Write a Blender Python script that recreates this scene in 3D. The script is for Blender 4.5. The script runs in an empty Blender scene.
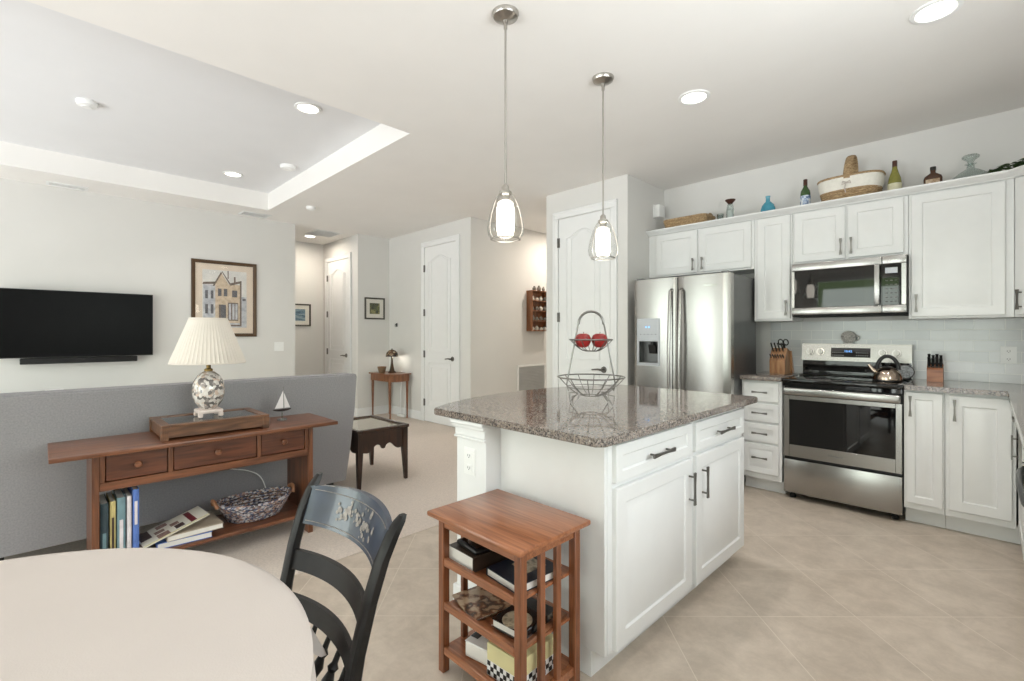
import bpy, bmesh, math, random
from mathutils import Vector, Matrix

random.seed(7)
scene = bpy.context.scene
C = scene.collection
PI = math.pi

# ------------------------------------------------------------------ camera
cam_data = bpy.data.cameras.new('camera')
cam = bpy.data.objects.new('camera', cam_data)
C.objects.link(cam)
cam.location = (0, 0, 1.27)
cam.rotation_euler = (PI / 2, 0, math.radians(45.2))
cam_data.sensor_width = 36.0
cam_data.lens = 475.0 / 1024.0 * 36.0
cam_data.shift_y = -6.5 / 1024.0
cam_data.clip_start = 0.05
scene.camera = cam

# ------------------------------------------------------------------ view and world
scene.view_settings.view_transform = 'Standard'
scene.view_settings.look = 'None'
scene.view_settings.gamma = 1.0
scene.view_settings.use_curve_mapping = False
scene.view_settings.exposure = 0.29

WORLD_STRENGTH = 3.0
world = bpy.data.worlds.new('garden_sky')
scene.world = world
world.use_nodes = True
wn = world.node_tree.nodes
wl = world.node_tree.links
wn.clear()
w_out = wn.new('ShaderNodeOutputWorld')
w_bg = wn.new('ShaderNodeBackground')
w_tc = wn.new('ShaderNodeTexCoord')
w_sep = wn.new('ShaderNodeSeparateXYZ')
w_noise = wn.new('ShaderNodeTexNoise')
w_noise.inputs['Scale'].default_value = 9.0
w_noise.inputs['Detail'].default_value = 4.0
w_add = wn.new('ShaderNodeMath'); w_add.operation = 'MULTIPLY_ADD'
w_add.inputs[1].default_value = 0.22; 
w_ramp = wn.new('ShaderNodeValToRGB')
el = w_ramp.color_ramp.elements
el[0].position = 0.40; el[0].color = (0.95, 0.95, 0.99, 1)
el[1].position = 0.49; el[1].color = (0.22, 0.30, 0.14, 1)
e = el.new(0.60); e.color = (0.36, 0.48, 0.26, 1)
e = el.new(0.68); e.color = (0.89, 0.925, 1.0, 1)
e = el.new(1.0); e.color = (0.87, 0.915, 1.0, 1)
w_map = wn.new('ShaderNodeMath'); w_map.operation = 'MULTIPLY_ADD'
w_map.inputs[1].default_value = 0.5; w_map.inputs[2].default_value = 0.39
wl.new(w_tc.outputs['Generated'], w_sep.inputs[0])
wl.new(w_tc.outputs['Generated'], w_noise.inputs['Vector'])
wl.new(w_sep.outputs['Z'], w_map.inputs[0])
wl.new(w_noise.outputs['Fac'], w_add.inputs[0])
wl.new(w_map.outputs[0], w_add.inputs[2])
wl.new(w_add.outputs[0], w_ramp.inputs[0])
wl.new(w_ramp.outputs['Color'], w_bg.inputs['Color'])
w_bg.inputs['Strength'].default_value = WORLD_STRENGTH
wl.new(w_bg.outputs[0], w_out.inputs[0])


def area_light(name, loc, rot, sx, sy, power, color=(1, 1, 1), portal=False, shape='RECTANGLE'):
    d = bpy.data.lights.new(name, 'AREA')
    d.shape = shape
    d.size = sx
    d.size_y = sy
    d.energy = power
    d.color = color
    if portal:
        d.cycles.is_portal = True
    o = bpy.data.objects.new(name, d)
    o.location = loc
    o.rotation_euler = rot
    C.objects.link(o)
    return o


# daylight through the glass doors behind the camera and the window over the sink
REAR_Y = -3.3
OPENINGS = [(-6.3, -3.7, 0.0, 2.45), (-2.7, 0.25, 0.0, 2.45)]
for i, (x0, x1, z0, z1) in enumerate(OPENINGS):
    watts = (100, 85)[i]
    area_light('daylight', ((x0 + x1) / 2, REAR_Y - 0.45, (z0 + z1) / 2 - 0.1), (PI / 2 + 0.32, 0, 0), x1 - x0, z1 - z0, watts, (0.915, 0.928, 1.0))
    area_light('daylight_portal', ((x0 + x1) / 2, REAR_Y - 0.02, (z0 + z1) / 2), (PI / 2, 0, 0), x1 - x0, z1 - z0, 1, portal=True)
area_light('daylight', (1.25, 1.3, 1.60), (PI / 2 + 0.75, 0, PI / 2), 2.2, 1.2, 70, (0.90, 0.935, 1.0))


# ------------------------------------------------------------------ materials
def lin(c):
    return tuple(((v / 255.0) / 12.92 if v / 255.0 <= 0.04045 else ((v / 255.0 + 0.055) / 1.055) ** 2.4) for v in c)


def mat(name, rgb, rough=0.5, metal=0.0, var=0.04, scale=12.0, bump=0.0, bscale=200.0, coat=0.0, stretch=None, spec=0.5, emit=None, emit_s=0.0, aniso=0.0):
    """principled material; colour varies a little with a noise texture"""
    m = bpy.data.materials.new(name)
    m.use_nodes = True
    nt = m.node_tree
    b = nt.nodes['Principled BSDF']
    c = lin(rgb)
    tc = nt.nodes.new('ShaderNodeTexCoord')
    src = tc.outputs['Object']
    if stretch:
        mp = nt.nodes.new('ShaderNodeMapping')
        mp.inputs['Scale'].default_value = stretch
        nt.links.new(src, mp.inputs['Vector'])
        src = mp.outputs['Vector']
    n = nt.nodes.new('ShaderNodeTexNoise')
    n.inputs['Scale'].default_value = scale
    n.inputs['Detail'].default_value = 5.0
    nt.links.new(src, n.inputs['Vector'])
    r = nt.nodes.new('ShaderNodeValToRGB')
    r.color_ramp.elements[0].position = 0.3
    r.color_ramp.elements[1].position = 0.7
    r.color_ramp.elements[0].color = tuple(max(0, v * (1 - var)) for v in c) + (1,)
    r.color_ramp.elements[1].color = tuple(min(1, v * (1 + var)) for v in c) + (1,)
    nt.links.new(n.outputs['Fac'], r.inputs[0])
    nt.links.new(r.outputs['Color'], b.inputs['Base Color'])
    b.inputs['Roughness'].default_value = rough
    b.inputs['Metallic'].default_value = metal
    b.inputs['Specular IOR Level'].default_value = spec
    if coat:
        b.inputs['Coat Weight'].default_value = coat
        b.inputs['Coat Roughness'].default_value = 0.05
    if aniso:
        b.inputs['Anisotropic'].default_value = aniso
    if emit:
        b.inputs['Emission Color'].default_value = lin(emit) + (1,)
        b.inputs['Emission Strength'].default_value = emit_s
    if bump:
        n2 = nt.nodes.new('ShaderNodeTexNoise')
        n2.inputs['Scale'].default_value = bscale
        n2.inputs['Detail'].default_value = 3.0
        nt.links.new(src, n2.inputs['Vector'])
        bp = nt.nodes.new('ShaderNodeBump')
        bp.inputs['Strength'].default_value = bump
        bp.inputs['Distance'].default_value = 0.01
        nt.links.new(n2.outputs['Fac'], bp.inputs['Height'])
        nt.links.new(bp.outputs['Normal'], b.inputs['Normal'])
    return m


def wood(name, dark, light, rough=0.35, stretch=(1.5, 22, 22), coat=0.25, scale=2.4):
    m = bpy.data.materials.new(name)
    m.use_nodes = True
    nt = m.node_tree
    b = nt.nodes['Principled BSDF']
    tc = nt.nodes.new('ShaderNodeTexCoord')
    mp = nt.nodes.new('ShaderNodeMapping')
    mp.inputs['Scale'].default_value = stretch
    nt.links.new(tc.outputs['Object'], mp.inputs['Vector'])
    n = nt.nodes.new('ShaderNodeTexNoise')
    n.inputs['Scale'].default_value = scale
    n.inputs['Detail'].default_value = 8.0
    n.inputs['Distortion'].default_value = 0.8
    nt.links.new(mp.outputs['Vector'], n.inputs['Vector'])
    r = nt.nodes.new('ShaderNodeValToRGB')
    r.color_ramp.elements[0].position = 0.34
    r.color_ramp.elements[1].position = 0.66
    r.color_ramp.elements[0].color = lin(dark) + (1,)
    r.color_ramp.elements[1].color = lin(light) + (1,)
    nt.links.new(n.outputs['Fac'], r.inputs[0])
    nt.links.new(r.outputs['Color'], b.inputs['Base Color'])
    b.inputs['Roughness'].default_value = rough
    b.inputs['Coat Weight'].default_value = coat
    b.inputs['Coat Roughness'].default_value = 0.15
    return m


def thin_glass(name, tint=(255, 255, 255), gloss=1.0, ior=1.5, rough=0.02):
    """clear thin-walled glass: see-through with a Fresnel reflection"""
    m = bpy.data.materials.new(name)
    m.use_nodes = True
    nt = m.node_tree
    nt.nodes.clear()
    out = nt.nodes.new('ShaderNodeOutputMaterial')
    mix = nt.nodes.new('ShaderNodeMixShader')
    tr = nt.nodes.new('ShaderNodeBsdfTransparent')
    gl = nt.nodes.new('ShaderNodeBsdfGlossy')
    lw = nt.nodes.new('ShaderNodeLayerWeight')
    lw.inputs['Blend'].default_value = 0.5
    pw = nt.nodes.new('ShaderNodeMath'); pw.operation = 'POWER'
    pw.inputs[1].default_value = 3.0
    nt.links.new(lw.outputs['Facing'], pw.inputs[0])
    mul = nt.nodes.new('ShaderNodeMath'); mul.operation = 'MULTIPLY_ADD'
    mul.inputs[1].default_value = 0.55 * gloss
    mul.inputs[2].default_value = 0.035 * gloss
    mul.use_clamp = True
    tr.inputs['Color'].default_value = lin(tint) + (1,)
    gl.inputs['Roughness'].default_value = rough
    nt.links.new(pw.outputs[0], mul.inputs[0])
    nt.links.new(mul.outputs[0], mix.inputs[0])
    nt.links.new(tr.outputs[0], mix.inputs[1])
    nt.links.new(gl.outputs[0], mix.inputs[2])
    nt.links.new(mix.outputs[0], out.inputs[0])
    return m


def ramp_mat(name, stops, rough, tex='noise', scale=100.0, constant=False, bump=0.0, coat=0.0, metal=0.0, stretch=None):
    m = bpy.data.materials.new(name)
    m.use_nodes = True
    nt = m.node_tree
    b = nt.nodes['Principled BSDF']
    tc = nt.nodes.new('ShaderNodeTexCoord')
    src = tc.outputs['Object']
    if stretch:
        mp = nt.nodes.new('ShaderNodeMapping')
        mp.inputs['Scale'].default_value = stretch
        nt.links.new(src, mp.inputs['Vector'])
        src = mp.outputs['Vector']
    if tex == 'noise':
        n = nt.nodes.new('ShaderNodeTexNoise')
        n.inputs['Detail'].default_value = 6.0
        o = n.outputs['Fac']
    elif tex == 'cells':
        n = nt.nodes.new('ShaderNodeTexVoronoi')
        sp = nt.nodes.new('ShaderNodeSeparateColor')
        nt.links.new(n.outputs['Color'], sp.inputs[0])
        o = sp.outputs[0]
    n.inputs['Scale'].default_value = scale
    nt.links.new(src, n.inputs['Vector'])
    r = nt.nodes.new('ShaderNodeValToRGB')
    cr = r.color_ramp
    if constant:
        cr.interpolation = 'CONSTANT'
    cr.elements[0].position = stops[0][0]; cr.elements[0].color = lin(stops[0][1]) + (1,)
    cr.elements[1].position = stops[1][0]; cr.elements[1].color = lin(stops[1][1]) + (1,)
    for p, c in stops[2:]:
        e = cr.elements.new(p); e.color = lin(c) + (1,)
    nt.links.new(o, r.inputs[0])
    nt.links.new(r.outputs['Color'], b.inputs['Base Color'])
    b.inputs['Roughness'].default_value = rough
    b.inputs['Metallic'].default_value = metal
    if coat:
        b.inputs['Coat Weight'].default_value = coat
        b.inputs['Coat Roughness'].default_value = 0.03
    if bump:
        bp = nt.nodes.new('ShaderNodeBump')
        bp.inputs['Strength'].default_value = bump
        bp.inputs['Distance'].default_value = 0.01
        nt.links.new(o, bp.inputs['Height'])
        nt.links.new(bp.outputs['Normal'], b.inputs['Normal'])
    return m


def tile_floor_material():
    m = bpy.data.materials.new('beige_floor_tile')
    m.use_nodes = True
    nt = m.node_tree
    N = nt.nodes.new
    L = nt.links.new
    b = nt.nodes['Principled BSDF']
    tc = N('ShaderNodeTexCoord')
    mp = N('ShaderNodeMapping')
    mp.inputs['Rotation'].default_value = (0, 0, -PI / 4)   # tiles are laid diagonally
    mp.inputs['Location'].default_value = (-0.673, -2.139, 0)
    L(tc.outputs['Object'], mp.inputs['Vector'])
    br = N('ShaderNodeTexBrick')
    br.offset = 0.0
    br.inputs['Scale'].default_value = 1.0
    br.inputs['Brick Width'].default_value = 0.432
    br.inputs['Row Height'].default_value = 0.432
    br.inputs['Mortar Size'].default_value = 0.0022
    br.inputs['Mortar Smooth'].default_value = 0.3
    br.inputs['Color1'].default_value = (0.46, 0.46, 0.46, 1)
    br.inputs['Color2'].default_value = (0.54, 0.54, 0.54, 1)
    br.inputs['Mortar'].default_value = (0.5, 0.5, 0.5, 1)
    L(mp.outputs['Vector'], br.inputs['Vector'])
    n1 = N('ShaderNodeTexNoise'); n1.inputs['Scale'].default_value = 6.0; n1.inputs['Detail'].default_value = 9.0; n1.inputs['Distortion'].default_value = 0.25
    n1.inputs['Roughness'].default_value = 0.74
    L(tc.outputs['Object'], n1.inputs['Vector'])
    mul = N('ShaderNodeMath'); mul.operation = 'MULTIPLY_ADD'; mul.inputs[1].default_value = 1.0
    L(n1.outputs['Fac'], mul.inputs[0])
    sep = N('ShaderNodeSeparateColor')
    L(br.outputs['Color'], sep.inputs[0])
    off = N('ShaderNodeMath'); off.operation = 'SUBTRACT'; off.inputs[1].default_value = 0.5
    L(sep.outputs[0], off.inputs[0])
    L(off.outputs[0], mul.inputs[2])
    r = N('ShaderNodeValToRGB')
    r.color_ramp.elements[0].position = 0.36; r.color_ramp.elements[0].color = lin((182, 168, 152)) + (1,)
    r.color_ramp.elements[1].position = 0.66; r.color_ramp.elements[1].color = lin((207, 193, 177)) + (1,)
    L(mul.outputs[0], r.inputs[0])
    mx = N('ShaderNodeMix'); mx.data_type = 'RGBA'
    mx.inputs['B'].default_value = lin((213, 201, 186)) + (1,)
    L(br.outputs['Fac'], mx.inputs['Factor'])
    L(r.outputs['Color'], mx.inputs['A'])
    L(mx.outputs['Result'], b.inputs['Base Color'])
    b.inputs['Roughness'].default_value = 0.38
    bp = N('ShaderNodeBump'); bp.inputs['Strength'].default_value = 0.4; bp.inputs['Distance'].default_value = 0.002; bp.invert = True
    L(br.outputs['Fac'], bp.inputs['Height'])
    L(bp.outputs['Normal'], b.inputs['Normal'])
    return m


def subway_material():
    m = bpy.data.materials.new('grey_subway_tile')
    m.use_nodes = True
    nt = m.node_tree
    N = nt.nodes.new
    L = nt.links.new
    b = nt.nodes['Principled BSDF']
    tc = N('ShaderNodeTexCoord')
    sp = N('ShaderNodeSeparateXYZ')
    L(tc.outputs['Object'], sp.inputs[0])
    cb = N('ShaderNodeCombineXYZ')
    ad = N('ShaderNodeMath'); ad.operation = 'ADD'
    L(sp.outputs['X'], ad.inputs[0]); L(sp.outputs['Y'], ad.inputs[1])
    L(ad.outputs[0], cb.inputs['X']); L(sp.outputs['Z'], cb.inputs['Y'])
    br = N('ShaderNodeTexBrick')
    br.inputs['Scale'].default_value = 1.0
    br.inputs['Brick Width'].default_value = 0.154
    br.inputs['Row Height'].default_value = 0.0765
    br.inputs['Mortar Size'].default_value = 0.0022
    br.inputs['Mortar Smooth'].default_value = 0.2
    br.inputs['Color1'].default_value = lin((206, 208, 208)) + (1,)
    br.inputs['Color2'].default_value = lin((216, 217, 216)) + (1,)
    br.inputs['Mortar'].default_value = lin((232, 232, 228)) + (1,)
    L(cb.outputs[0], br.inputs['Vector'])
    L(br.outputs['Color'], b.inputs['Base Color'])
    b.inputs['Roughness'].default_value = 0.12
    bp = N('ShaderNodeBump'); bp.inputs['Strength'].default_value = 0.5; bp.inputs['Distance'].default_value = 0.002; bp.invert = True
    L(br.outputs['Fac'], bp.inputs['Height'])
    L(bp.outputs['Normal'], b.inputs['Normal'])
    return m


def granite_material():
    m = bpy.data.materials.new('brown_grey_granite')
    m.use_nodes = True
    nt = m.node_tree
    N = nt.nodes.new
    L = nt.links.new
    b = nt.nodes['Principled BSDF']
    tc = N('ShaderNodeTexCoord')
    v = N('ShaderNodeTexVoronoi'); v.inputs['Scale'].default_value = 185.0
    L(tc.outputs['Object'], v.inputs['Vector'])
    n = N('ShaderNodeTexNoise'); n.inputs['Scale'].default_value = 60.0; n.inputs['Detail'].default_value = 6.0
    L(tc.outputs['Object'], n.inputs['Vector'])
    sp = N('ShaderNodeSeparateColor')
    L(v.outputs['Color'], sp.inputs[0])
    ad = N('ShaderNodeMath'); ad.operation = 'MULTIPLY_ADD'; ad.inputs[1].default_value = 0.60
    L(sp.outputs[0], ad.inputs[0])
    ml = N('ShaderNodeMath'); ml.operation = 'MULTIPLY'; ml.inputs[1].default_value = 0.40
    L(n.outputs['Fac'], ml.inputs[0]); L(ml.outputs[0], ad.inputs[2])
    r = N('ShaderNodeValToRGB')
    cr = r.color_ramp
    cr.elements[0].position = 0.14; cr.elements[0].color = lin((44, 41, 42)) + (1,)
    cr.elements[1].position = 0.86; cr.elements[1].color = lin((200, 194, 186)) + (1,)
    for p, c in ((0.28, (84, 80, 79)), (0.46, (132, 121, 113)), (0.60, (160, 147, 136)), (0.74, (116, 110, 107))):
        e = cr.elements.new(p); e.color = lin(c) + (1,)
    L(ad.outputs[0], r.inputs[0])
    L(r.outputs['Color'], b.inputs['Base Color'])
    b.inputs['Roughness'].default_value = 0.05
    b.inputs['Specular IOR Level'].default_value = 0.3
    return m


M = {}
M['wall'] = mat('warm_white_wall_paint', (219, 217, 213), 0.75, var=0.012, scale=3, bump=0.03, bscale=160)
M['ceiling'] = mat('off_white_ceiling_paint', (241, 238, 234), 0.85, var=0.012, scale=3, bump=0.05, bscale=120)
M['tray'] = mat('cool_white_tray', (232, 232, 233), 0.85, var=0.012, scale=3, bump=0.05, bscale=120)  # cooler and slightly darker than the lower ceiling colour
M['trim'] = mat('white_trim_paint', (234, 234, 233), 0.35, var=0.01)
M['cabinet'] = mat('white_cabinet_paint', (230, 230, 228), 0.32, var=0.012)
M['floor'] = tile_floor_material()
M['carpet'] = mat('beige_carpet', (224, 211, 199), 0.95, var=0.10, scale=110, bump=0.7, bscale=420)
M['granite'] = granite_material()
M['subway'] = subway_material()
M['steel'] = mat('brushed_stainless_steel', (168, 166, 163), 0.26, 1.0, var=0.05, scale=6, stretch=(2, 2, 90))
M['steel_dark'] = mat('dark_grey_steel_side', (108, 108, 108), 0.35, 0.7, var=0.05)
M['steel_gray'] = mat('silver_dispenser_plastic', (172, 174, 178), 0.35, 0.3, var=0.03)
M['nickel'] = mat('brushed_nickel', (122, 119, 115), 0.42, 1.0, var=0.05)
M['nickel_bright'] = mat('bright_satin_nickel', (182, 178, 172), 0.28, 1.0, var=0.05)
M['chrome'] = mat('polished_chrome', (210, 208, 205), 0.1, 1.0, var=0.02)
M['wire'] = mat('grey_metal_wire', (140, 138, 135), 0.3, 1.0, var=0.05)
M['black_glass'] = mat('black_glass', (10, 10, 11), 0.03, 0, var=0.1, spec=0.6)
M['mw_glass'] = mat('smoked_glass_door', (26, 24, 23), 0.04, 0, var=0.1, spec=0.6)
M['black'] = mat('black_plastic', (16, 16, 17), 0.4, 0, var=0.15)
M['black_matte'] = mat('matte_black_rubber', (22, 22, 22), 0.8, 0, var=0.15)
M['tv'] = mat('black_television_screen', (7, 7, 8), 0.35, 0, var=0.1, spec=0.12)
M['sofa'] = mat('grey_sofa_fabric', (154, 152, 154), 0.95, var=0.10, scale=120, bump=0.5, bscale=420)
M['cherry'] = wood('cherry_wood', (84, 48, 30), (134, 84, 56), stretch=(18, 1.2, 18))
M['cherry_end'] = wood('cherry_wood_upright', (80, 46, 29), (126, 78, 50), stretch=(18, 18, 1.5))
M['cherry_dark'] = wood('dark_cherry_drawer_front', (76, 42, 27), (112, 64, 42), stretch=(18, 1.6, 18))
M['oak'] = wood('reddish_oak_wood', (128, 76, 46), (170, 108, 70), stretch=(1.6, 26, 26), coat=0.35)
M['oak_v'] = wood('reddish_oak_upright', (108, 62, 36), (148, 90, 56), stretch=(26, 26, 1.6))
M['walnut'] = wood('rustic_walnut_box', (84, 56, 38), (132, 92, 64), stretch=(14, 2, 14), coat=0.1)
M['mahogany'] = wood('dark_mahogany', (44, 28, 20), (66, 42, 30), stretch=(14, 14, 2), coat=0.3)
M['table_wood'] = wood('honey_brown_wood', (104, 60, 34), (142, 90, 54), stretch=(14, 14, 2))
M['block'] = wood('acacia_knife_block', (140, 96, 62), (184, 138, 96), stretch=(14, 14, 2), coat=0.1)
M['block_red'] = wood('reddish_knife_block', (132, 78, 50), (172, 112, 76), stretch=(2, 14, 14), coat=0.1)
M['chair'] = mat('worn_black_chair_paint', (24, 21, 20), 0.42, var=0.45, scale=30, spec=0.3)
M['crest_sky_tint'] = mat('sky_tinted_crest_paint', (48, 56, 72), 0.28, var=0.3, scale=14, coat=0.3)  # blue sky reflection is put into the dark crest colour
M['gold'] = mat('faded_gold_stencil', (140, 132, 126), 0.45, 0.2, var=0.35, scale=90)
M['linen'] = mat('cream_linen_cloth', (203, 193, 186), 0.9, var=0.02, scale=5, bump=0.08, bscale=300)
M['shade'] = mat('cream_pleated_shade', (224, 215, 205), 0.85, var=0.02)
M['shell'] = ramp_mat('shell_filled_globe', [(0.0, (116, 110, 108)), (0.22, (220, 212, 206)), (0.5, (184, 168, 156)), (0.62, (232, 226, 220)), (0.8, (160, 152, 148)), (0.9, (212, 190, 174))], 0.15, 'cells', 62, True, coat=1.0)
M['shell_base'] = mat('pale_pink_stone', (224, 208, 200), 0.5, var=0.08, scale=40)
M['brass'] = mat('aged_brass', (120, 98, 60), 0.35, 1.0, var=0.1)
M['glass'] = thin_glass('clear_glass')
M['crystal'] = thin_glass('crystal_glass', (226, 232, 230), gloss=2.2)
M['pendant_glass'] = thin_glass('pendant_glass', (246, 246, 245), gloss=1.0)
M['pane'] = thin_glass('window_glass', (250, 252, 250), gloss=0.6)
M['table_glass'] = thin_glass('table_top_glass', (235, 240, 236), gloss=2.2)
M['frosted'] = mat('glowing_frosted_glass', (255, 250, 242), 0.5, emit=(255, 246, 232), emit_s=5.0)
M['lens'] = mat('glowing_light_lens', (255, 252, 246), 0.5, emit=(255, 249, 240), emit_s=4.0)
M['white'] = mat('white_plastic', (240, 240, 238), 0.4, var=0.01)
M['grille'] = mat('grey_vent_metal', (188, 188, 186), 0.5, var=0.03)
M['grille_dark'] = mat('dark_vent_slot', (112, 110, 108), 0.7, var=0.05)
M['wicker'] = ramp_mat('tan_wicker', [(0.3, (134, 104, 70)), (0.7, (206, 178, 138))], 0.7, 'noise', 60, bump=0.9, stretch=(1, 1, 3))
M['apple'] = mat('red_apple_skin', (138, 34, 32), 0.3, var=0.5, scale=28)
M['leaf'] = mat('dark_green_leaf', (66, 92, 46), 0.5, var=0.35, scale=30)
M['paper'] = mat('white_book_pages', (232, 228, 220), 0.8, var=0.04, scale=90, stretch=(1, 1, 30))
M['frame'] = mat('dark_bronze_frame', (84, 62, 42), 0.4, 0.2, var=0.15)
M['digits'] = mat('blue_display_digits', (90, 150, 220), 0.5, emit=(110, 165, 235), emit_s=1.5)


# ------------------------------------------------------------------ mesh helpers
class MB:
    """collects shapes; build() links them as ONE mesh object"""
    def __init__(self):
        self.bm = bmesh.new()
        self.slot = 0
        self.mx = None

    def _add(self, verts, faces):
        vs = [self.bm.verts.new(self.mx @ Vector(v) if self.mx else v) for v in verts]
        out = []
        for f in faces:
            try:
                fc = self.bm.faces.new([vs[i] for i in f])
                fc.material_index = self.slot
                out.append(fc)
            except ValueError:
                pass
        return vs, out

    def box(self, x0, x1, y0, y1, z0, z1, bev=0.0, seg=1):
        x0, x1 = min(x0, x1), max(x0, x1); y0, y1 = min(y0, y1), max(y0, y1); z0, z1 = min(z0, z1), max(z0, z1)
        v = [(x, y, z) for z in (z0, z1) for y in (y0, y1) for x in (x0, x1)]
        f = [(0, 2, 3, 1), (4, 5, 7, 6), (0, 1, 5, 4), (2, 6, 7, 3), (0, 4, 6, 2), (1, 3, 7, 5)]
        vs, fs = self._add(v, f)
        if bev:
            es = set()
            for fc in fs:
                es.update(fc.edges)
            r = bmesh.ops.bevel(self.bm, geom=list(es), offset=bev, segments=seg, affect='EDGES', profile=0.5)
            for fc in r['faces']:
                fc.material_index = self.slot
        return self

    def rbox(self, cx, cy, cz, sx, sy, sz, rot=(0, 0, 0), bev=0.0, seg=1):
        """box of size s about centre c, turned by rot"""
        from mathutils import Euler
        old = self.mx
        t = Matrix.Translation((cx, cy, cz)) @ Euler(rot).to_matrix().to_4x4()
        self.mx = old @ t if old else t
        self.box(-sx / 2, sx / 2, -sy / 2, sy / 2, -sz / 2, sz / 2, bev, seg)
        self.mx = old
        return self

    def loops(self, rings, closed=True, cap0=False, cap1=False):
        """skin a list of vertex rings"""
        n = len(rings[0])
        verts = [p for r in rings for p in r]
        faces = []
        for i in range(len(rings) - 1):
            for j in range(n if closed else n - 1):
                a = i * n + j; b = i * n + (j + 1) % n
                faces.append((a, b, b + n, a + n))
        if cap0:
            faces.append(tuple(reversed(range(n))))
        if cap1:
            faces.append(tuple(range((len(rings) - 1) * n, len(rings) * n)))
        self._add(verts, faces)
        return self

    def lathe(self, prof, c=(0, 0, 0), seg=28, sx=1.0, sy=1.0, axis='z', cap0=True, cap1=True, wob=None):
        rings = []
        for r, h in prof:
            ring = []
            for k in range(seg):
                a = 2 * PI * k / seg
                rr = max(r, 1e-4) * (wob(a, h) if wob else 1.0)
                p = (rr * math.cos(a) * sx, rr * math.sin(a) * sy, h)
                if axis == 'x': p = (p[2], p[0], p[1])
                elif axis == 'y': p = (p[1], p[2], p[0])
                ring.append((p[0] + c[0], p[1] + c[1], p[2] + c[2]))
            rings.append(ring)
        return self.loops(rings, True, cap0, cap1)

    def tube(self, pts, r, seg=8, closed=False, flat=None):
        """round tube along points; r may be a list; flat=(a,b) squeezes the section"""
        P = [Vector(p) for p in pts]
        n = len(P)
        rings = []
        prev = None
        for i in range(n):
            if closed:
                t = P[(i + 1) % n] - P[i - 1]
            else:
                t = P[min(i + 1, n - 1)] - P[max(i - 1, 0)]
            if t.length < 1e-9:
                t = Vector((0, 0, 1))
            t.normalize()
            if prev is None:
                ref = Vector((0, 0, 1)) if abs(t.z) < 0.9 else Vector((1, 0, 0))
                u = t.cross(ref).normalized()
            else:
                u = (prev - t * prev.dot(t))
                u = u.normalized() if u.length > 1e-6 else prev
            prev = u
            w = t.cross(u)
            rr = r[i] if isinstance(r, (list, tuple)) else r
            fa, fb = flat if flat else (1, 1)
            rings.append([tuple(P[i] + u * (rr * fa * math.cos(2 * PI * k / seg)) + w * (rr * fb * math.sin(2 * PI * k / seg))) for k in range(seg)])
        if closed:
            rings.append(rings[0])
            return self.loops(rings)
        return self.loops(rings, True, True, True)

    def prism(self, poly, a, b, plane='xy'):
        """extrude a 2D polygon; plane xy -> z, xz -> y, yz -> x"""
        def P(p, h):
            return {'xy': (p[0], p[1], h), 'xz': (p[0], h, p[1]), 'yz': (h, p[0], p[1])}[plane]
        n = len(poly)
        v = [P(p, a) for p in poly] + [P(p, b) for p in poly]
        f = [tuple(reversed(range(n))), tuple(range(n, 2 * n))] + [(i, (i + 1) % n, (i + 1) % n + n, i + n) for i in range(n)]
        self._add(v, f)
        return self

    def face(self, pts):
        self._add(pts, [tuple(range(len(pts)))])
        return self

    def sphere(self, c, r, sx=1, sy=1, sz=1, seg=16, rings=10):
        prof = [(r * math.sin(PI * i / rings), -r * math.cos(PI * i / rings) * sz) for i in range(rings + 1)]
        return self.lathe(prof, c, seg, sx, sy)

    def panel(self, O, U, V, Nn, w, h, t, rail=0.055, raised=True, depth=0.007):
        """cabinet door: slab with a routed, raised centre panel. O = lower corner at the back"""
        O, U, V, Nn = Vector(O), Vector(U), Vector(V), Vector(Nn)
        def ring(i, d):
            return [tuple(O + U * a + V * b + Nn * d) for a, b in ((i, i), (w - i, i), (w - i, h - i), (i, h - i))]
        rail = min(rail, w * 0.3, h * 0.3)
        steps = [(0, 0), (0, t - 0.003), (0.003, t), (rail, t), (rail + 0.006, t - depth)]
        if raised and min(w, h) - 2 * rail > 0.09:
            steps += [(rail + 0.014, t - depth), (rail + 0.030, t - 0.002)]
        self.loops([ring(*s) for s in steps], True, True, True)
        return self

    def build(self, name, m, parent=None, smooth=40, local=False):
        bm = self.bm
        if parent is not None and not local:
            inv = WM[parent.name].inverted()
            bmesh.ops.transform(bm, matrix=inv, verts=bm.verts)
        bmesh.ops.recalc_face_normals(bm, faces=bm.faces)
        me = bpy.data.meshes.new(name)
        bm.to_mesh(me)
        bm.free()
        ms = m if isinstance(m, (list, tuple)) else [m]
        for x in ms:
            me.materials.append(x)
        if smooth:
            me.shade_smooth()
            me.set_sharp_from_angle(angle=math.radians(smooth))
        o = bpy.data.objects.new(name, me)
        C.objects.link(o)
        if parent is not None:
            o.parent = parent
            WM[o.name] = WM[parent.name]
        else:
            WM[o.name] = Matrix.Identity(4)
        return o


WM = {}


def tag(o, label, cat, group=None):
    o['label'] = label
    o['category'] = cat
    if group:
        o['group'] = group
    return o


def thing(name, label, cat, loc=(0, 0, 0), rotz=0.0, group=None):
    """an Empty at the thing's base that parents its parts"""
    o = bpy.data.objects.new(name, None)
    o.empty_display_size = 0.05
    C.objects.link(o)
    o.location = loc
    o.rotation_euler = (0, 0, rotz)
    WM[o.name] = Matrix.Translation(loc) @ Matrix.Rotation(rotz, 4, 'Z')
    return tag(o, label, cat, group)


def solo(o, label, cat, loc, group=None):
    """a thing that is one mesh: move its origin to its base"""
    me = o.data
    me.transform(Matrix.Translation(-Vector(loc)))
    o.location = loc
    WM[o.name] = Matrix.Translation(loc)
    return tag(o, label, cat, group)


def struct(name, mb, m, parent=None, smooth=40):
    o = mb.build(name, m, parent, smooth)
    if parent is None:
        o['kind'] = 'structure'
    return o


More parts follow.
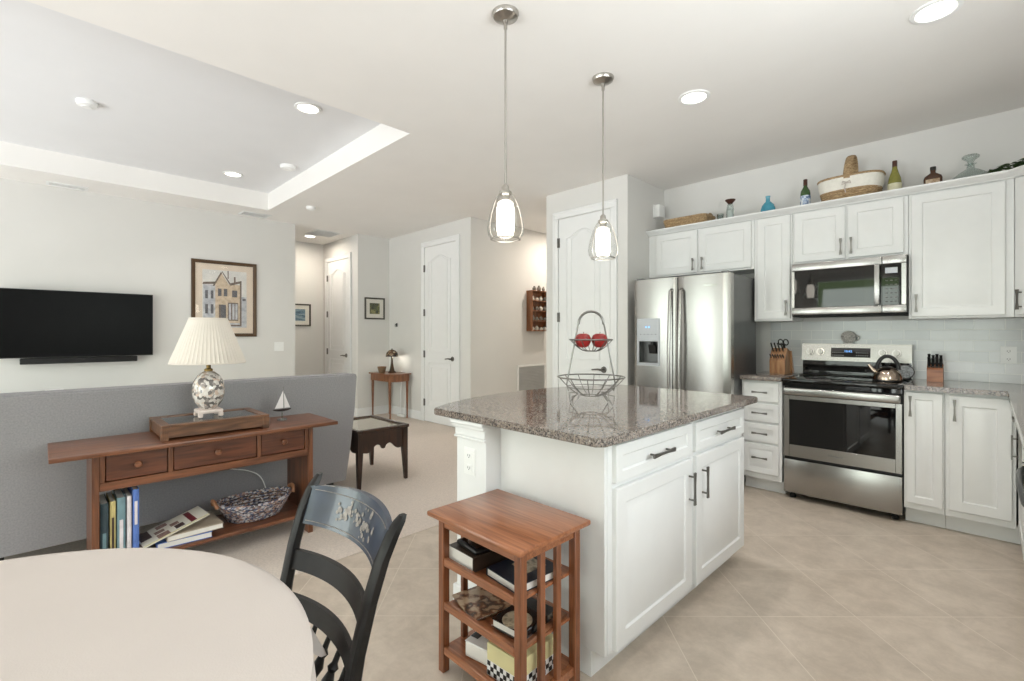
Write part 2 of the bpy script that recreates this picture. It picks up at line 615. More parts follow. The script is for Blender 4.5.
def copy_tree(src, loc=None, rotz=None, label=None, group=None, parent=None):
    c = src.copy()
    C.objects.link(c)
    if parent is not None:
        c.parent = parent
    else:
        if loc is not None: c.location = loc
        if rotz is not None: c.rotation_euler = (0, 0, rotz)
        if label: c['label'] = label
        if group: c['group'] = group
        WM[c.name] = Matrix.Translation(c.location) @ Matrix.Rotation(c.rotation_euler[2], 4, 'Z')
    for ch in src.children:
        copy_tree(ch, parent=c)
    return c


def pull(parent, O, D, Nn, length, name='handle', m=None):
    """bar pull flared at both ends: O = middle on the surface, D along the bar, Nn outward"""
    O, D, Nn = Vector(O), Vector(D), Vector(Nn)
    mb = MB()
    S = D.cross(Nn)
    rings = []
    for t, hw in ((-0.5, 0.0085), (-0.40, 0.0075), (-0.15, 0.0042), (0.15, 0.0042), (0.40, 0.0075), (0.5, 0.0085)):
        c = O + D * (t * length) + Nn * 0.028
        rings.append([tuple(c + S * hw - Nn * 0.004), tuple(c + S * hw + Nn * 0.004), tuple(c - S * hw + Nn * 0.004), tuple(c - S * hw - Nn * 0.004)])
    mb.loops(rings, True, True, True)
    for t in (-0.36, 0.36):
        c = O + D * (t * length)
        mb.tube([c, c + Nn * 0.027], 0.0045, 8)
    return mb.build(name, m or M['nickel'], parent)


def text_mesh(name, body, size, m, parent, O, U, V, depth=0.0006):
    """lettering as a thin mesh; O = left end of the baseline"""
    cu = bpy.data.curves.new(name, 'FONT')
    cu.body = body
    cu.size = size
    cu.extrude = depth
    tmp = bpy.data.objects.new(name, cu)
    C.objects.link(tmp)
    bpy.context.view_layer.update()
    me = bpy.data.meshes.new_from_object(tmp)
    bpy.data.objects.remove(tmp)
    U, V = Vector(U), Vector(V)
    W = U.cross(V)
    mx = Matrix((U, V, W)).transposed().to_4x4()
    mx.translation = Vector(O)
    if parent is not None:
        mx = WM[parent.name].inverted() @ mx
    me.transform(mx)
    me.materials.clear()
    me.materials.append(m)
    o = bpy.data.objects.new(name, me)
    C.objects.link(o)
    if parent is not None:
        o.parent = parent
    return o


def smooth(pts, n=6):
    """Catmull-Rom points through pts"""
    P = [Vector(p) for p in pts]
    P = [P[0] * 2 - P[1]] + P + [P[-1] * 2 - P[-2]]
    out = []
    for i in range(1, len(P) - 2):
        for k in range(n):
            t = k / n
            a, b, c, d = P[i - 1], P[i], P[i + 1], P[i + 2]
            out.append(0.5 * ((2 * b) + (c - a) * t + (2 * a - 5 * b + 4 * c - d) * t * t + (3 * b - a - 3 * c + d) * t ** 3))
    return out + [P[-2]]


X_, Y_, Z_ = Vector((1, 0, 0)), Vector((0, 1, 0)), Vector((0, 0, 1))

# ================================================================== THE SETTING
CEIL = 2.80
TRAY = (-6.29, -3.12, -2.6, 2.0, 3.01)


def wall(name, *boxes):
    mb = MB()
    for b in boxes:
        mb.box(*b)
    return struct(name, mb, M['wall'], smooth=0)


mb = MB(); mb.box(-2.58, 0.9, -3.4, 7.2, -0.1, 0.0)
struct('floor', mb, M['floor'], smooth=0)
mb = MB(); mb.box(-8.3, -2.58, -3.4, 7.2, -0.1, 0.004)
struct('floor_carpet', mb, M['carpet'], smooth=0)

mb = MB()
tx0, tx1, ty0, ty1, tz = TRAY
mb.box(-8.3, 0.9, ty1, 7.2, CEIL, CEIL + 0.1)
mb.box(-8.3, tx0, -3.4, ty1, CEIL, CEIL + 0.1)
mb.box(tx1, 0.9, -3.4, ty1, CEIL, CEIL + 0.1)
mb.box(tx0, tx1, -3.4, ty0, CEIL, CEIL + 0.1)
mb.box(tx0 - 0.1, tx0, ty0, ty1, CEIL + 0.1, tz)
mb.box(tx1, tx1 + 0.1, ty0, ty1, CEIL + 0.1, tz)
mb.box(tx0, tx1, ty0 - 0.1, ty0, CEIL + 0.1, tz)
mb.box(tx0, tx1, ty1, ty1 + 0.1, CEIL + 0.1, tz)
struct('ceiling', mb, M['ceiling'], smooth=0)
mb = MB()
mb.box(tx0 - 0.1, tx1 + 0.1, ty0 - 0.1, ty1 + 0.1, tz, tz + 0.1)
struct('ceiling_tray', mb, M['tray'], smooth=0)

WL, WH, WC, WCOR, WP, WPS, WB = -6.85, -6.815, 3.985, -4.78, 3.985, -2.445, 4.71
wall('wall_left', (WL - 0.12, WL, -3.3, 2.53, 0, CEIL))
wall('wall_foyer', (-8.18, -8.06, 1.4, 3.56, 0, CEIL), (-8.06, WL - 0.12, 1.4, 1.5, 0, CEIL))
wall('wall_entry', (-8.06, WH, 3.445, 3.56, 0, CEIL))
wall('wall_hall', (WH - 0.12, WH, 3.56, WC + 0.12, 0, CEIL))
wall('wall_center', (WH, WCOR, WC, WC + 0.12, 0, CEIL))
wall('wall_corridor', (WCOR - 0.12, WCOR, WC + 0.12, 7.0, 0, CEIL), (WCOR, -3.47, 6.9, 7.0, 0, CEIL))
wall('wall_pantry', (-3.47, WPS, WP, WP + 0.12, 0, CEIL), (WPS - 0.12, WPS, WP + 0.12, WB, 0, CEIL), (-3.47, -3.35, WP + 0.12, 6.9, 0, CEIL))
wall('wall_back', (WPS - 0.12, 0.84, WB, WB + 0.12, 0, CEIL))
wall('wall_right', (0.72, 0.84, -3.3, 0.2, 0, CEIL), (0.72, 0.84, 2.4, WB, 0, CEIL), (0.72, 0.84, 0.2, 2.4, 0, 1.15), (0.72, 0.84, 0.2, 2.4, 2.35, CEIL))
rb = []
xs = -6.97
for (x0, x1, z0, z1) in OPENINGS:
    rb.append((xs, x0, REAR_Y - 0.12, REAR_Y, 0, CEIL))
    rb.append((x0, x1, REAR_Y - 0.12, REAR_Y, z1, CEIL))
    xs = x1
rb.append((xs, 0.84, REAR_Y - 0.12, REAR_Y, 0, CEIL))
wall('wall_rear', *rb)

# sliding glass doors to the garden and the window over the sink
for n, (x0, x1, z0, z1) in enumerate(OPENINGS):
    f = MB()
    xm = (x0 + x1) / 2
    y = REAR_Y - 0.06
    for a, b in ((x0, x0 + 0.06), (xm - 0.04, xm + 0.04), (x1 - 0.06, x1)):
        f.box(a, b, y - 0.03, y + 0.03, z0, z1)
    f.box(x0, x1, y - 0.03, y + 0.03, z0, z0 + 0.07)
    f.box(x0, x1, y - 0.03, y + 0.03, z1 - 0.06, z1)
    w = struct('window_%d' % (n + 1), f, M['trim'])
    g = MB(); g.box(x0 + 0.06, x1 - 0.06, y - 0.004, y + 0.004, z0 + 0.07, z1 - 0.06)
    struct('glass_pane', g, M['pane'], w)
f = MB()
for a, b in ((0.2, 0.26), (1.27, 1.33), (2.34, 2.4)):
    f.box(0.75, 0.81, a, b, 1.15, 2.35)
f.box(0.75, 0.81, 0.2, 2.4, 1.15, 1.21); f.box(0.75, 0.81, 0.2, 2.4, 2.29, 2.35)
w = struct('window_3', f, M['trim'])
g = MB(); g.box(0.776, 0.784, 0.26, 2.34, 1.21, 2.29)
struct('glass_pane', g, M['pane'], w)

# baseboards
def baseboard(name, *runs):
    mb = MB()
    for (x0, x1, y0, y1) in runs:
        mb.box(x0, x1, y0, y1, 0.0, 0.115, 0.004)
        mb.box(x0, x1, y0, y1, 0.115, 0.130, 0.004)
    return struct(name, mb, M['trim'])
baseboard('baseboard_left', (WL, WL + 0.014, -3.3, 2.53))
baseboard('baseboard_hall', (WH, WH + 0.014, 3.445, WC))
baseboard('baseboard_center', (WH + 0.014, -5.90, WC - 0.014, WC), (-4.99, WCOR, WC - 0.014, WC))
baseboard('baseboard_corridor', (WCOR, WCOR + 0.014, WC, 6.9))
baseboard('baseboard_entry', (-8.06, -7.96, 3.431, 3.445), (-7.02, WH, 3.431, 3.445))
baseboard('baseboard_foyer', (-8.06, -8.046, 1.5, 3.431))
baseboard('baseboard_pantry', (-3.47, -3.39, WP - 0.014, WP), (-2.55, WPS, WP - 0.014, WP))


def passage_door(name, x0, x1, yw, ztop, hinge_zs, handle_side, handle_z, cas=0.075):
    """two-panel door with an arched upper panel, facing -Y on the wall plane yw"""
    mb = MB()
    w = x1 - x0
    mb.box(x0, x1, yw - 0.012, yw - 0.001, 0.012, ztop, 0.002)
    st = 0.115
    def bead(pts):
        mb.tube([(p[0], yw - 0.012, p[1]) for p in pts], 0.009, 6, True, flat=(1.0, 0.38))
        cx = sum(p[0] for p in pts) / len(pts); cz = sum(p[1] for p in pts) / len(pts)
        q = [(cx + (p[0] - cx) * (1 - 0.07 / (w * 0.36)), cz + (p[1] - cz) * (1 - 0.07 / max(abs(pts[0][1] - cz), 0.2))) for p in pts]
        mb.tube([(p[0], yw - 0.012, p[1]) for p in q], 0.006, 6, True, flat=(1.0, 0.4))
    lo, mid0, mid1, hi = 0.24, 0.86, 1.01, ztop - 0.14
    a, b = x0 + st, x1 - st
    bead([(a, lo), (b, lo), (b, mid0), (a, mid0)])
    arch = [(a + (b - a) * t, hi - 0.075 * (1 - math.cos(PI * (2 * t - 1))) / 2) for t in [1 - i / 14 for i in range(15)]]
    bead([(a, mid1), (b, mid1)] + arch)
    d = struct(name, mb, M['trim'])
    c = MB()
    for s, xx in ((-1, x0 - 0.006), (1, x1 + 0.006)):
        c.box(xx, xx + s * cas, yw - 0.019, yw, 0, ztop + 0.010, 0.004)
        c.box(xx + s * cas * 0.65, xx + s * cas, yw - 0.024, yw - 0.01, 0, ztop + 0.01 + cas * 0.65, 0.004)
    c.box(x0 - 0.006 - cas, x1 + 0.006 + cas, yw - 0.019, yw, ztop + 0.010, ztop + 0.010 + cas, 0.004)
    c.box(x0 - 0.006 - cas, x1 + 0.006 + cas, yw - 0.024, yw - 0.01, ztop + 0.010 + cas * 0.65, ztop + 0.010 + cas, 0.004)
    c.build('door_casing', M['trim'], d)
    hx = x0 if handle_side > 0 else x1
    for z in hinge_zs:
        h = MB(); h.lathe([(0.008, z - 0.05), (0.008, z + 0.05)], (hx - 0.002 * handle_side, yw - 0.022, 0), 10)
        h.box(hx - 0.016, hx + 0.016, yw - 0.021, yw - 0.0115, z - 0.05, z + 0.05)
        h.build('hinge', M['nickel'], d)
    k = MB()
    kx = (x1 - 0.07) if handle_side > 0 else (x0 + 0.07)
    k.lathe([(0.032, -(yw - 0.012)), (0.032, -(yw - 0.020)), (0.02, -(yw - 0.028))], (0, 0, 0), 16) if False else None
    k.tube([(kx, yw - 0.010, handle_z), (kx, yw - 0.022, handle_z)], [0.033, 0.030], 18)
    k.tube([(kx, yw - 0.02, handle_z), (kx, yw - 0.06, handle_z)], 0.011, 10)
    k.tube([(kx, yw - 0.058, handle_z), (kx - handle_side * 0.04, yw - 0.060, handle_z + 0.004), (kx - handle_side * 0.115, yw - 0.055, handle_z - 0.004)], [0.012, 0.010, 0.007], 10)
    k.build('door_handle', M['nickel'], d)
    return d


passage_door('door_1', -3.285, -2.635, WP, 2.50, (2.25, 1.45, 0.55), 1, 0.915)
passage_door('door_2', -5.81, -5.075, WC, 2.52, (2.22, 1.58, 0.98, 0.28), 1, 0.93)
passage_door('door_3', -7.86, -7.10, 3.445, 2.46, (2.20, 1.60, 0.98, 0.28), 1, 0.93)


# ceiling fittings -----------------------------------------------------
def recessed_light(x, y, z, label, power=4, col=(1.0, 0.975, 0.95), spread=118):
    t = thing('recessed_light', label, 'ceiling light', (x, y, z), 0, 'recessed ceiling lights')
    a = MB()
    a.lathe([(0.098, z - 0.001), (0.096, z - 0.007), (0.078, z - 0.010), (0.072, z - 0.004), (0.072, z - 0.001)], (x, y, 0), 32, cap0=False, cap1=False)
    a.build('trim_ring', M['white'], t)
    b = MB()
    b.lathe([(0.073, z - 0.002), (0.072, z - 0.0055), (0.02, z - 0.0075), (0.001, z - 0.0075)], (x, y, 0), 32)
    b.build('lens', M['lens'], t)
    l = area_light('downlight', (x, y, z - 0.02), (0, 0, 0), 0.13, 0.13, power, col, shape='DISK')
    l.data.spread = math.radians(spread)
    return t


recessed_light(-3.70, 1.462, 3.01, 'recessed light in the tray ceiling nearest the tray corner')
recessed_light(-5.80, 1.487, 3.01, 'recessed light in the tray ceiling above the framed house picture')
recessed_light(-1.348, 2.994, CEIL, 'recessed light in the kitchen ceiling in front of the refrigerator', 5)
recessed_light(-0.181, 3.001, CEIL, 'recessed light cut by the top edge near the right corner', 5)
recessed_light(-7.484, 2.988, CEIL, 'small recessed light glowing in the foyer ceiling', 8.5, (1.0, 0.90, 0.77), 175)
area_light('downlight', (-4.15, 5.5, CEIL - 0.03), (0, 0, 0), 0.13, 0.13, 16, (1.0, 0.90, 0.78), shape='DISK')  # unseen corridor lamp with no fixture; warms and brightens the walls there


def detector(x, y, z, r, label, nm='smoke_detector', cat='smoke detector'):
    a = MB()
    a.lathe([(r, z), (r, z - 0.012), (r * 0.92, z - 0.03), (r * 0.6, z - 0.038), (0.001, z - 0.038)], (x, y, 0), 28)
    a.lathe([(r * 0.5, z - 0.037), (r * 0.48, z - 0.042), (0.001, z - 0.042)], (x, y, 0), 20)
    return solo(a.build(nm, M['white']), label, cat, (x, y, z))
detector(-4.774, 0.249, 3.01, 0.065, 'white round detector on the tray ceiling above the television side')
detector(-5.126, 1.82, 3.01, 0.075, 'white round smoke detector on the tray ceiling near its far edge')
detector(-5.767, 2.314, CEIL, 0.055, 'small white round sensor on the lower ceiling beyond the tray', 'ceiling_sensor', 'sensor')


def vent(x0, x1, y0, y1, z, label, n, along, m_slat):
    t = thing('ceiling_vent', label, 'vent', ((x0 + x1) / 2, (y0 + y1) / 2, z))
    a = MB(); b = 0.025
    a.box(x0, x1, y0, y0 + b, z - 0.008, z, 0.002); a.box(x0, x1, y1 - b, y1, z - 0.008, z, 0.002)
    a.box(x0, x0 + b, y0 + b, y1 - b, z - 0.008, z, 0.002); a.box(x1 - b, x1, y0 + b, y1 - b, z - 0.008, z, 0.002)
    a.build('vent_frame', M['white'], t)
    s = MB()
    s.box(x0 + b, x1 - b, y0 + b, y1 - b, z - 0.002, z - 0.0005)
    for i in range(n):
        u = (i + 0.5) / n
        if along == 'x':
            yy = y0 + b + (y1 - y0 - 2 * b) * u
            s.rbox((x0 + x1) / 2, yy, z - 0.006, x1 - x0 - 2 * b, 0.014, 0.002, (0.5, 0, 0))
        else:
            xx = x0 + b + (x1 - x0 - 2 * b) * u
            s.rbox(xx, (y0 + y1) / 2, z - 0.006, 0.014, y1 - y0 - 2 * b, 0.002, (0, 0.5, 0))
    s.build('louvres', m_slat, t)
    return t
vent(-6.79, -6.63, 0.04, 0.36, CEIL, 'white supply vent in the ceiling strip above the television', 5, 'y', M['white'])
vent(-6.74, -6.52, 1.78, 2.12, CEIL, 'grey supply vent in the ceiling strip above the framed house picture', 6, 'y', M['white'])
vent(-7.36, -6.92, 2.86, 3.26, CEIL, 'square grey return vent in the foyer ceiling', 12, 'y', M['white'])


# ================================================================== KITCHEN
FRZ = 0.012   # door gap


def cab_door(parent, x0, x1, z0, z1, y, name='cabinet_door', rail=0.058, pull_at=None, plen=0.15):
    """door facing -Y; its front face ends at y"""
    mb = MB(); mb.panel((x0, y + 0.02, z0), X_, Z_, -Y_, x1 - x0, z1 - z0, 0.02, rail)
    d = mb.build(name, M['cabinet'], parent)
    if pull_at:
        kx, kz, vert = pull_at
        pull(d, (kx, y, kz), Z_ if vert else X_, -Y_, plen)
    return d


def carcass(parent, x0, x1, y0, y1, z0, z1):
    mb = MB(); mb.box(x0, x1, y0, y1, z0, z1, 0.0015)
    return mb.build('carcass', M['cabinet'], parent)


UY, UF = 4.39, 4.37
t = thing('upper_cabinet', 'short white two-door wall cabinet above the refrigerator', 'cabinet', (-1.94, 4.55, 1.835), 0, 'white wall cabinets')
carcass(t, -2.443, -1.441, UY, WB - 0.001, 1.835, 2.262)
cab_door(t, -2.356, -1.938, 1.85, 2.248, UF, pull_at=(-1.972, 1.925, True), plen=0.115)
cab_door(t, -1.915, -1.462, 1.85, 2.248, UF, pull_at=(-1.885, 1.925, True), plen=0.115)
t = thing('upper_cabinet', 'tall narrow white wall cabinet between refrigerator and microwave', 'cabinet', (-1.29, 4.55, 1.375), 0, 'white wall cabinets')
carcass(t, -1.439, -1.147, UY, WB - 0.001, 1.378, 2.262)
cab_door(t, -1.413, -1.160, 1.395, 2.248, UF, pull_at=(-1.186, 1.485, True), plen=0.125)
t = thing('upper_cabinet', 'short white two-door wall cabinet above the microwave', 'cabinet', (-0.78, 4.55, 1.835), 0, 'white wall cabinets')
carcass(t, -1.145, -0.412, UY, WB - 0.001, 1.838, 2.262)
cab_door(t, -1.130, -0.784, 1.852, 2.248, UF, pull_at=(-0.808, 1.94, True), plen=0.125)
cab_door(t, -0.766, -0.436, 1.852, 2.248, UF, pull_at=(-0.742, 1.94, True), plen=0.125)
t = thing('upper_cabinet', 'large single-door white wall cabinet right of the microwave', 'cabinet', (-0.15, 4.55, 1.375), 0, 'white wall cabinets')
carcass(t, -0.410, 0.108, UY, WB - 0.001, 1.378, 2.262)
cab_door(t, -0.395, 0.068, 1.392, 2.246, UF, pull_at=(-0.366, 1.485, True), plen=0.125)
t = thing('corner_cabinet', 'diagonal white corner wall cabinet at the right edge', 'cabinet', (0.42, 4.4, 1.375), 0, 'white wall cabinets')
mb = MB(); mb.prism([(0.110, 4.708), (0.110, 4.385), (0.400, 4.095), (0.719, 4.095), (0.719, 4.708)], 1.378, 2.262)
mb.build('carcass', M['cabinet'], t, smooth=0)
dv = Vector((1, -1, 0)).normalized(); dn = Vector((-1, -1, 0)).normalized()
mb = MB(); mb.panel(Vector((0.110, 4.385, 1.392)) + dv * 0.03 + dn * 0.001, dv, Z_, dn, 0.35, 0.854, 0.02, 0.058)
d = mb.build('cabinet_door', M['cabinet'], t)
pull(d, Vector((0.110, 4.385, 1.485)) + dv * 0.058 + dn * 0.021, Z_, dn, 0.125)

# crown moulding: a profile swept along the tops
path = [(-2.443, UY), (0.110 - 0.004, UY), (0.400, 4.095 + 0.005), (0.719, 4.095 + 0.005)]
prof = [(0.0, 2.258), (0.022, 2.258), (0.028, 2.268), (0.036, 2.272), (0.060, 2.295), (0.062, 2.304), (0.0, 2.304)]
outs = []
for i, p in enumerate(path):
    ns = []
    for a, b in ((i - 1, i), (i, i + 1)):
        if a >= 0 and b < len(path):
            dx, dy = path[b][0] - path[a][0], path[b][1] - path[a][1]
            l = math.hypot(dx, dy); ns.append(Vector((dy / l, -dx / l)))
    n = sum(ns, Vector((0, 0))); n = n / len(ns); n = n / n.length_squared if n.length else n
    outs.append(n)
mb = MB()
mb.loops([[(p[0] + n.x * o, p[1] + n.y * o, z) for o, z in prof] for p, n in zip(path, outs)], True, True, True)
struct('trim_1', mb, M['cabinet'], smooth=30)

# backsplash
mb = MB(); mb.box(-1.405, 0.712, WB - 0.008, WB - 0.0005, 0.933, 1.3775)
struct('trim_2', mb, M['subway'], smooth=0)


def plate(name, kind, label, cat, O, U, V, Nn, w, h, toggles):
    """wall plate centred on O with sockets or rockers"""
    O, U, V, Nn = map(Vector, (O, U, V, Nn))
    t = thing(name, label, cat, tuple(O))
    def bx(mb, a0, a1, b0, b1, d0, d1):
        rs = [[tuple(O + U * a + V * b + Nn * d) for a, b in ((a0, b0), (a1, b0), (a1, b1), (a0, b1))] for d in (d0, d1)]
        mb.loops(rs, True, True, True)
    mb = MB(); bx(mb, -w / 2, w / 2, -h / 2, h / 2, 0.0005, 0.004)
    bx(mb, -w / 2 + 0.006, w / 2 - 0.006, -h / 2 + 0.006, h / 2 - 0.006, 0.004, 0.0065)
    mb.build('cover_plate', M['white'], t)
    for (a, b) in toggles:
        if kind == 'socket':
            s = MB(); bx(s, a - 0.017, a + 0.017, b - 0.014, b + 0.014, 0.0065, 0.009)
            so = s.build('socket', M['white'], t)
            q = MB()
            bx(q, a - 0.008, a - 0.0055, b - 0.004, b + 0.006, 0.009, 0.0094)
            bx(q, a + 0.0055, a + 0.008, b - 0.004, b + 0.006, 0.009, 0.0094)
            bx(q, a - 0.002, a + 0.002, b - 0.010, b - 0.006, 0.009, 0.0094)
            q.build('socket_slots', M['black'], so)
        else:
            s = MB(); bx(s, a - 0.016, a + 0.016, b - 0.032, b + 0.032, 0.0065, 0.0105)
            s.build('rocker', M['white'], t)
    return t
plate('outlet', 'socket', 'white wall outlet on the grey tile backsplash at the right', 'outlet', (0.088, WB - 0.008, 1.125), X_, Z_, -Y_, 0.078, 0.118, ((0, 0.027), (0, -0.027)))

# base cabinets on the back wall -----------------------------------------
BY, BF = 4.11, 4.09
t = thing('base_cabinet', 'narrow white base cabinet with four drawers left of the range', 'cabinet', (-1.3, 4.4, 0), 0, 'white base cabinets')
carcass(t, -1.446, -1.146, BY, WB - 0.001, 0.11, 0.898)
mb = MB(); mb.box(-1.446, -1.146, BY + 0.085, WB - 0.001, 0.0005, 0.109); mb.build('toe_kick', M['cabinet'], t)
for (z0, z1) in ((0.730, 0.882), (0.568, 0.712), (0.404, 0.550), (0.156, 0.388)):
    mb = MB(); mb.panel((-1.428, BY, z0), X_, Z_, -Y_, 0.262, z1 - z0, 0.02, 0.036, raised=True, depth=0.005)
    d = mb.build('drawer', M['cabinet'], t)
    pull(d, (-1.297, BF, (z0 + z1) / 2 + (0.01 if z1 - z0 > 0.2 else 0)), X_, -Y_, 0.115)
t = thing('base_cabinet', 'narrow white one-door base cabinet just right of the range', 'cabinet', (-0.3, 4.4, 0), 0, 'white base cabinets')
carcass(t, -0.408, -0.206, BY, WB - 0.001, 0.11, 0.898)
mb = MB(); mb.box(-0.408, -0.206, BY + 0.085, WB - 0.001, 0.0005, 0.109); mb.build('toe_kick', M['cabinet'], t)
cab_door(t, -0.396, -0.214, 0.152, 0.886, BF, rail=0.045, pull_at=(-0.372, 0.795, True), plen=0.135)
t = thing('base_cabinet', 'white one-door base cabinet in the inside corner under the knife block counter', 'cabinet', (0.0, 4.4, 0), 0, 'white base cabinets')
carcass(t, -0.204, 0.109, BY, WB - 0.001, 0.11, 0.898)
mb = MB(); mb.box(-0.204, 0.13, BY + 0.085, BY + 0.1, 0.0005, 0.109); mb.build('toe_kick', M['cabinet'], t)
cab_door(t, -0.186, 0.092, 0.154, 0.880, BF, rail=0.062, pull_at=(-0.158, 0.790, True), plen=0.135)

# the run along the right wall, seen edge-on at the right border ----------
RX = 0.135
def run_door(parent, y0, y1, z0, z1, name, pull_at=None, plen=0.14, rail=0.055):
    mb = MB(); mb.panel((RX, y1, z0), -Y_, Z_, -X_, y1 - y0, z1 - z0, 0.02, rail)
    d = mb.build(name, M['cabinet'], parent)
    if pull_at:
        pull(d, (RX - 0.02, pull_at[0], pull_at[1]), Z_ if pull_at[2] else Y_, -X_, plen)
    return d
t = thing('base_cabinet', 'white drawer-and-door base cabinet turning the right corner, seen edge-on', 'cabinet', (0.42, 3.75, 0), 0, 'white base cabinets')
carcass(t, RX, 0.719, 3.402, 4.108, 0.11, 0.898)
mb = MB(); mb.box(RX + 0.085, 0.719, 3.402, 4.108, 0.0005, 0.109); mb.build('toe_kick', M['cabinet'], t)
run_door(t, 3.42, 4.02, 0.735, 0.88, 'drawer', (3.72, 0.81, False), 0.12, 0.036)
run_door(t, 3.42, 4.02, 0.155, 0.715, 'cabinet_door', (3.95, 0.62, True))
t = thing('sink_cabinet', 'white sink base cabinet beyond the dishwasher at the right border', 'cabinet', (0.42, 2.88, 0), 0, 'white base cabinets')
carcass(t, RX, 0.719, 2.372, 3.398, 0.11, 0.898)
mb = MB(); mb.box(RX + 0.085, 0.719, 2.372, 3.398, 0.0005, 0.109); mb.build('toe_kick', M['cabinet'], t)
run_door(t, 2.89, 3.385, 0.155, 0.88, 'cabinet_door', (2.93, 0.78, True))
run_door(t, 2.385, 2.875, 0.155, 0.88, 'cabinet_door', (2.84, 0.78, True))
t = thing('dishwasher', 'stainless dishwasher with a curved towel-bar handle at the right border', 'dishwasher', (0.42, 2.06, 0))
mb = MB(); mb.box(RX + 0.01, 0.719, 1.762, 2.368, 0.1, 0.897, 0.002); mb.build('tub', M['black'], t)
mb = MB(); mb.box(RX - 0.025, RX + 0.009, 1.765, 2.365, 0.115, 0.892, 0.006); mb.build('door', M['steel'], t)
mb = MB(); mb.box(RX + 0.06, 0.719, 1.765, 2.365, 0.0005, 0.098); mb.build('toe_kick', M['black'], t)
mb = MB()
mb.tube([(RX - 0.026, 2.31, 0.82), (RX - 0.055, 2.30, 0.82), (RX - 0.068, 2.24, 0.82), (RX - 0.072, 2.06, 0.82), (RX - 0.068, 1.88, 0.82), (RX - 0.055, 1.82, 0.82), (RX - 0.026, 1.81, 0.82)], 0.012, 12, flat=(0.8, 1.5))
mb.build('handle', M['steel_dark'], t)
t = thing('cabinet_end', 'white end board closing the right-hand cabinet run', 'panel', (0.42, 1.75, 0))
mb = MB(); mb.box(RX - 0.02, 0.719, 1.738, 1.758, 0.0005, 0.898, 0.002); mb.build('panel', M['cabinet'], t)

# counters ---------------------------------------------------------------
mb = MB(); mb.box(-1.447, -1.142, 4.062, WB - 0.0085, 0.899, 0.932, 0.004, 2)
solo(mb.build('countertop', M['granite']), 'short speckled granite counter piece left of the range', 'countertop', (-1.3, 4.38, 0.899))
mb = MB()
poly = [(-0.404, 4.062), (0.075, 4.062), (0.075, 1.725), (0.717, 1.725), (0.717, WB - 0.0085), (-0.404, WB - 0.0085)]
mb.prism(poly, 0.899, 0.932)
r = bmesh.ops.bevel(mb.bm, geom=[e for e in mb.bm.edges], offset=0.003, segments=1, affect='EDGES')
solo(mb.build('countertop', M['granite']), 'L-shaped speckled granite counter right of the range', 'countertop', (0.3, 4.0, 0.899))

# range --------------------------------------------------------------------
RL, RR = -1.136, -0.412
t = thing('range', 'stainless electric range with black oven window and smooth black cooktop', 'range', ((RL + RR) / 2, 4.4, 0))
mb = MB(); mb.box(RL, RR, 4.135, 4.69, 0.045, 0.900, 0.003); mb.build('body', M['black'], t)
mb = MB(); mb.box(RL - 0.003, RR + 0.003, 4.075, 4.655, 0.901, 0.926, 0.006, 2)
mb.box(RL, RR, 4.085, 4.13, 0.868, 0.901, 0.003)
mb.build('cooktop', M['black_glass'], t)
for cx, cy, r in ((-0.95, 4.25, 0.095), (-0.61, 4.24, 0.08), (-0.94, 4.50, 0.075), (-0.62, 4.49, 0.095)):
    mb = MB(); mb.lathe([(r, 0.9262), (r, 0.9266), (r - 0.003, 0.9266), (r - 0.003, 0.9262)], (cx, cy, 0), 40, cap0=False, cap1=False)
    mb.build('burner_ring', M['steel_dark'], t)
door = MB()
# stainless frame around the window
x0, x1, z0, z1 = RL + 0.006, RR - 0.004, 0.330, 0.800
wx0, wx1, wz0, wz1 = -1.092, -0.450, 0.424, 0.768
ya, yb = 4.092, 4.134
for b in ((x0, wx0, z0, z1), (wx1, x1, z0, z1), (wx0, wx1, z0, wz0), (wx0, wx1, wz1, z1)):
    door.box(b[0], b[1], ya, yb, b[2], b[3], 0.0015)
dr = door.build('oven_door', M['steel'], t)
mb = MB(); mb.box(wx0 - 0.001, wx1 + 0.001, ya + 0.004, yb, wz0 - 0.001, wz1 + 0.001); mb.build('oven_window', M['black_glass'], dr)
mb = MB(); mb.box(x0 + 0.004, x1 - 0.004, 4.048, 4.075, 0.806, 0.862, 0.010, 3)
mb.box(x0 + 0.01, x0 + 0.06, 4.07, 4.132, 0.812, 0.852, 0.004); mb.box(x1 - 0.06, x1 - 0.01, 4.07, 4.132, 0.812, 0.852, 0.004)
mb.build('door_handle', M['steel'], dr)
text_mesh('badge', 'Whirlpool', 0.022, M['steel_dark'], dr, (-0.84, 4.0915, 0.372), X_, Z_)
mb = MB(); mb.box(x0, x1, 4.096, 4.134, 0.052, 0.308, 0.004, 2); mb.build('storage_drawer', M['steel'], t)
for fx in (RL + 0.05, RR - 0.05):
    for fy in (4.17, 4.62):
        mb = MB(); mb.lathe([(0.022, 0.0005), (0.022, 0.02), (0.014, 0.03), (0.014, 0.046)], (fx, fy, 0), 14); mb.build('foot', M['black_matte'], t)
g = MB(); g.prism([(4.615, 1.050), (4.632, 1.190), (4.695, 1.190), (4.695, 0.927), (4.655, 0.927), (4.655, 1.050)], RL, RR, 'yz')
bg = g.build('backguard', M['steel'], t, smooth=0)
mb = MB(); mb.box(RL + 0.004, RR - 0.004, 4.640, 4.6555, 0.927, 1.049); mb.build('backguard_glass', M['black_glass'], bg)
sl = Vector((0, -0.140, 0.017)).normalized()      # outward normal of the sloped panel
up = Vector((0, 0.017, 0.140)).normalized()
def bgp(x, z, d=0.0):
    y = 4.615 + (z - 1.050) / 0.14 * 0.017
    return Vector((x, y, z)) + sl * d
mb = MB()
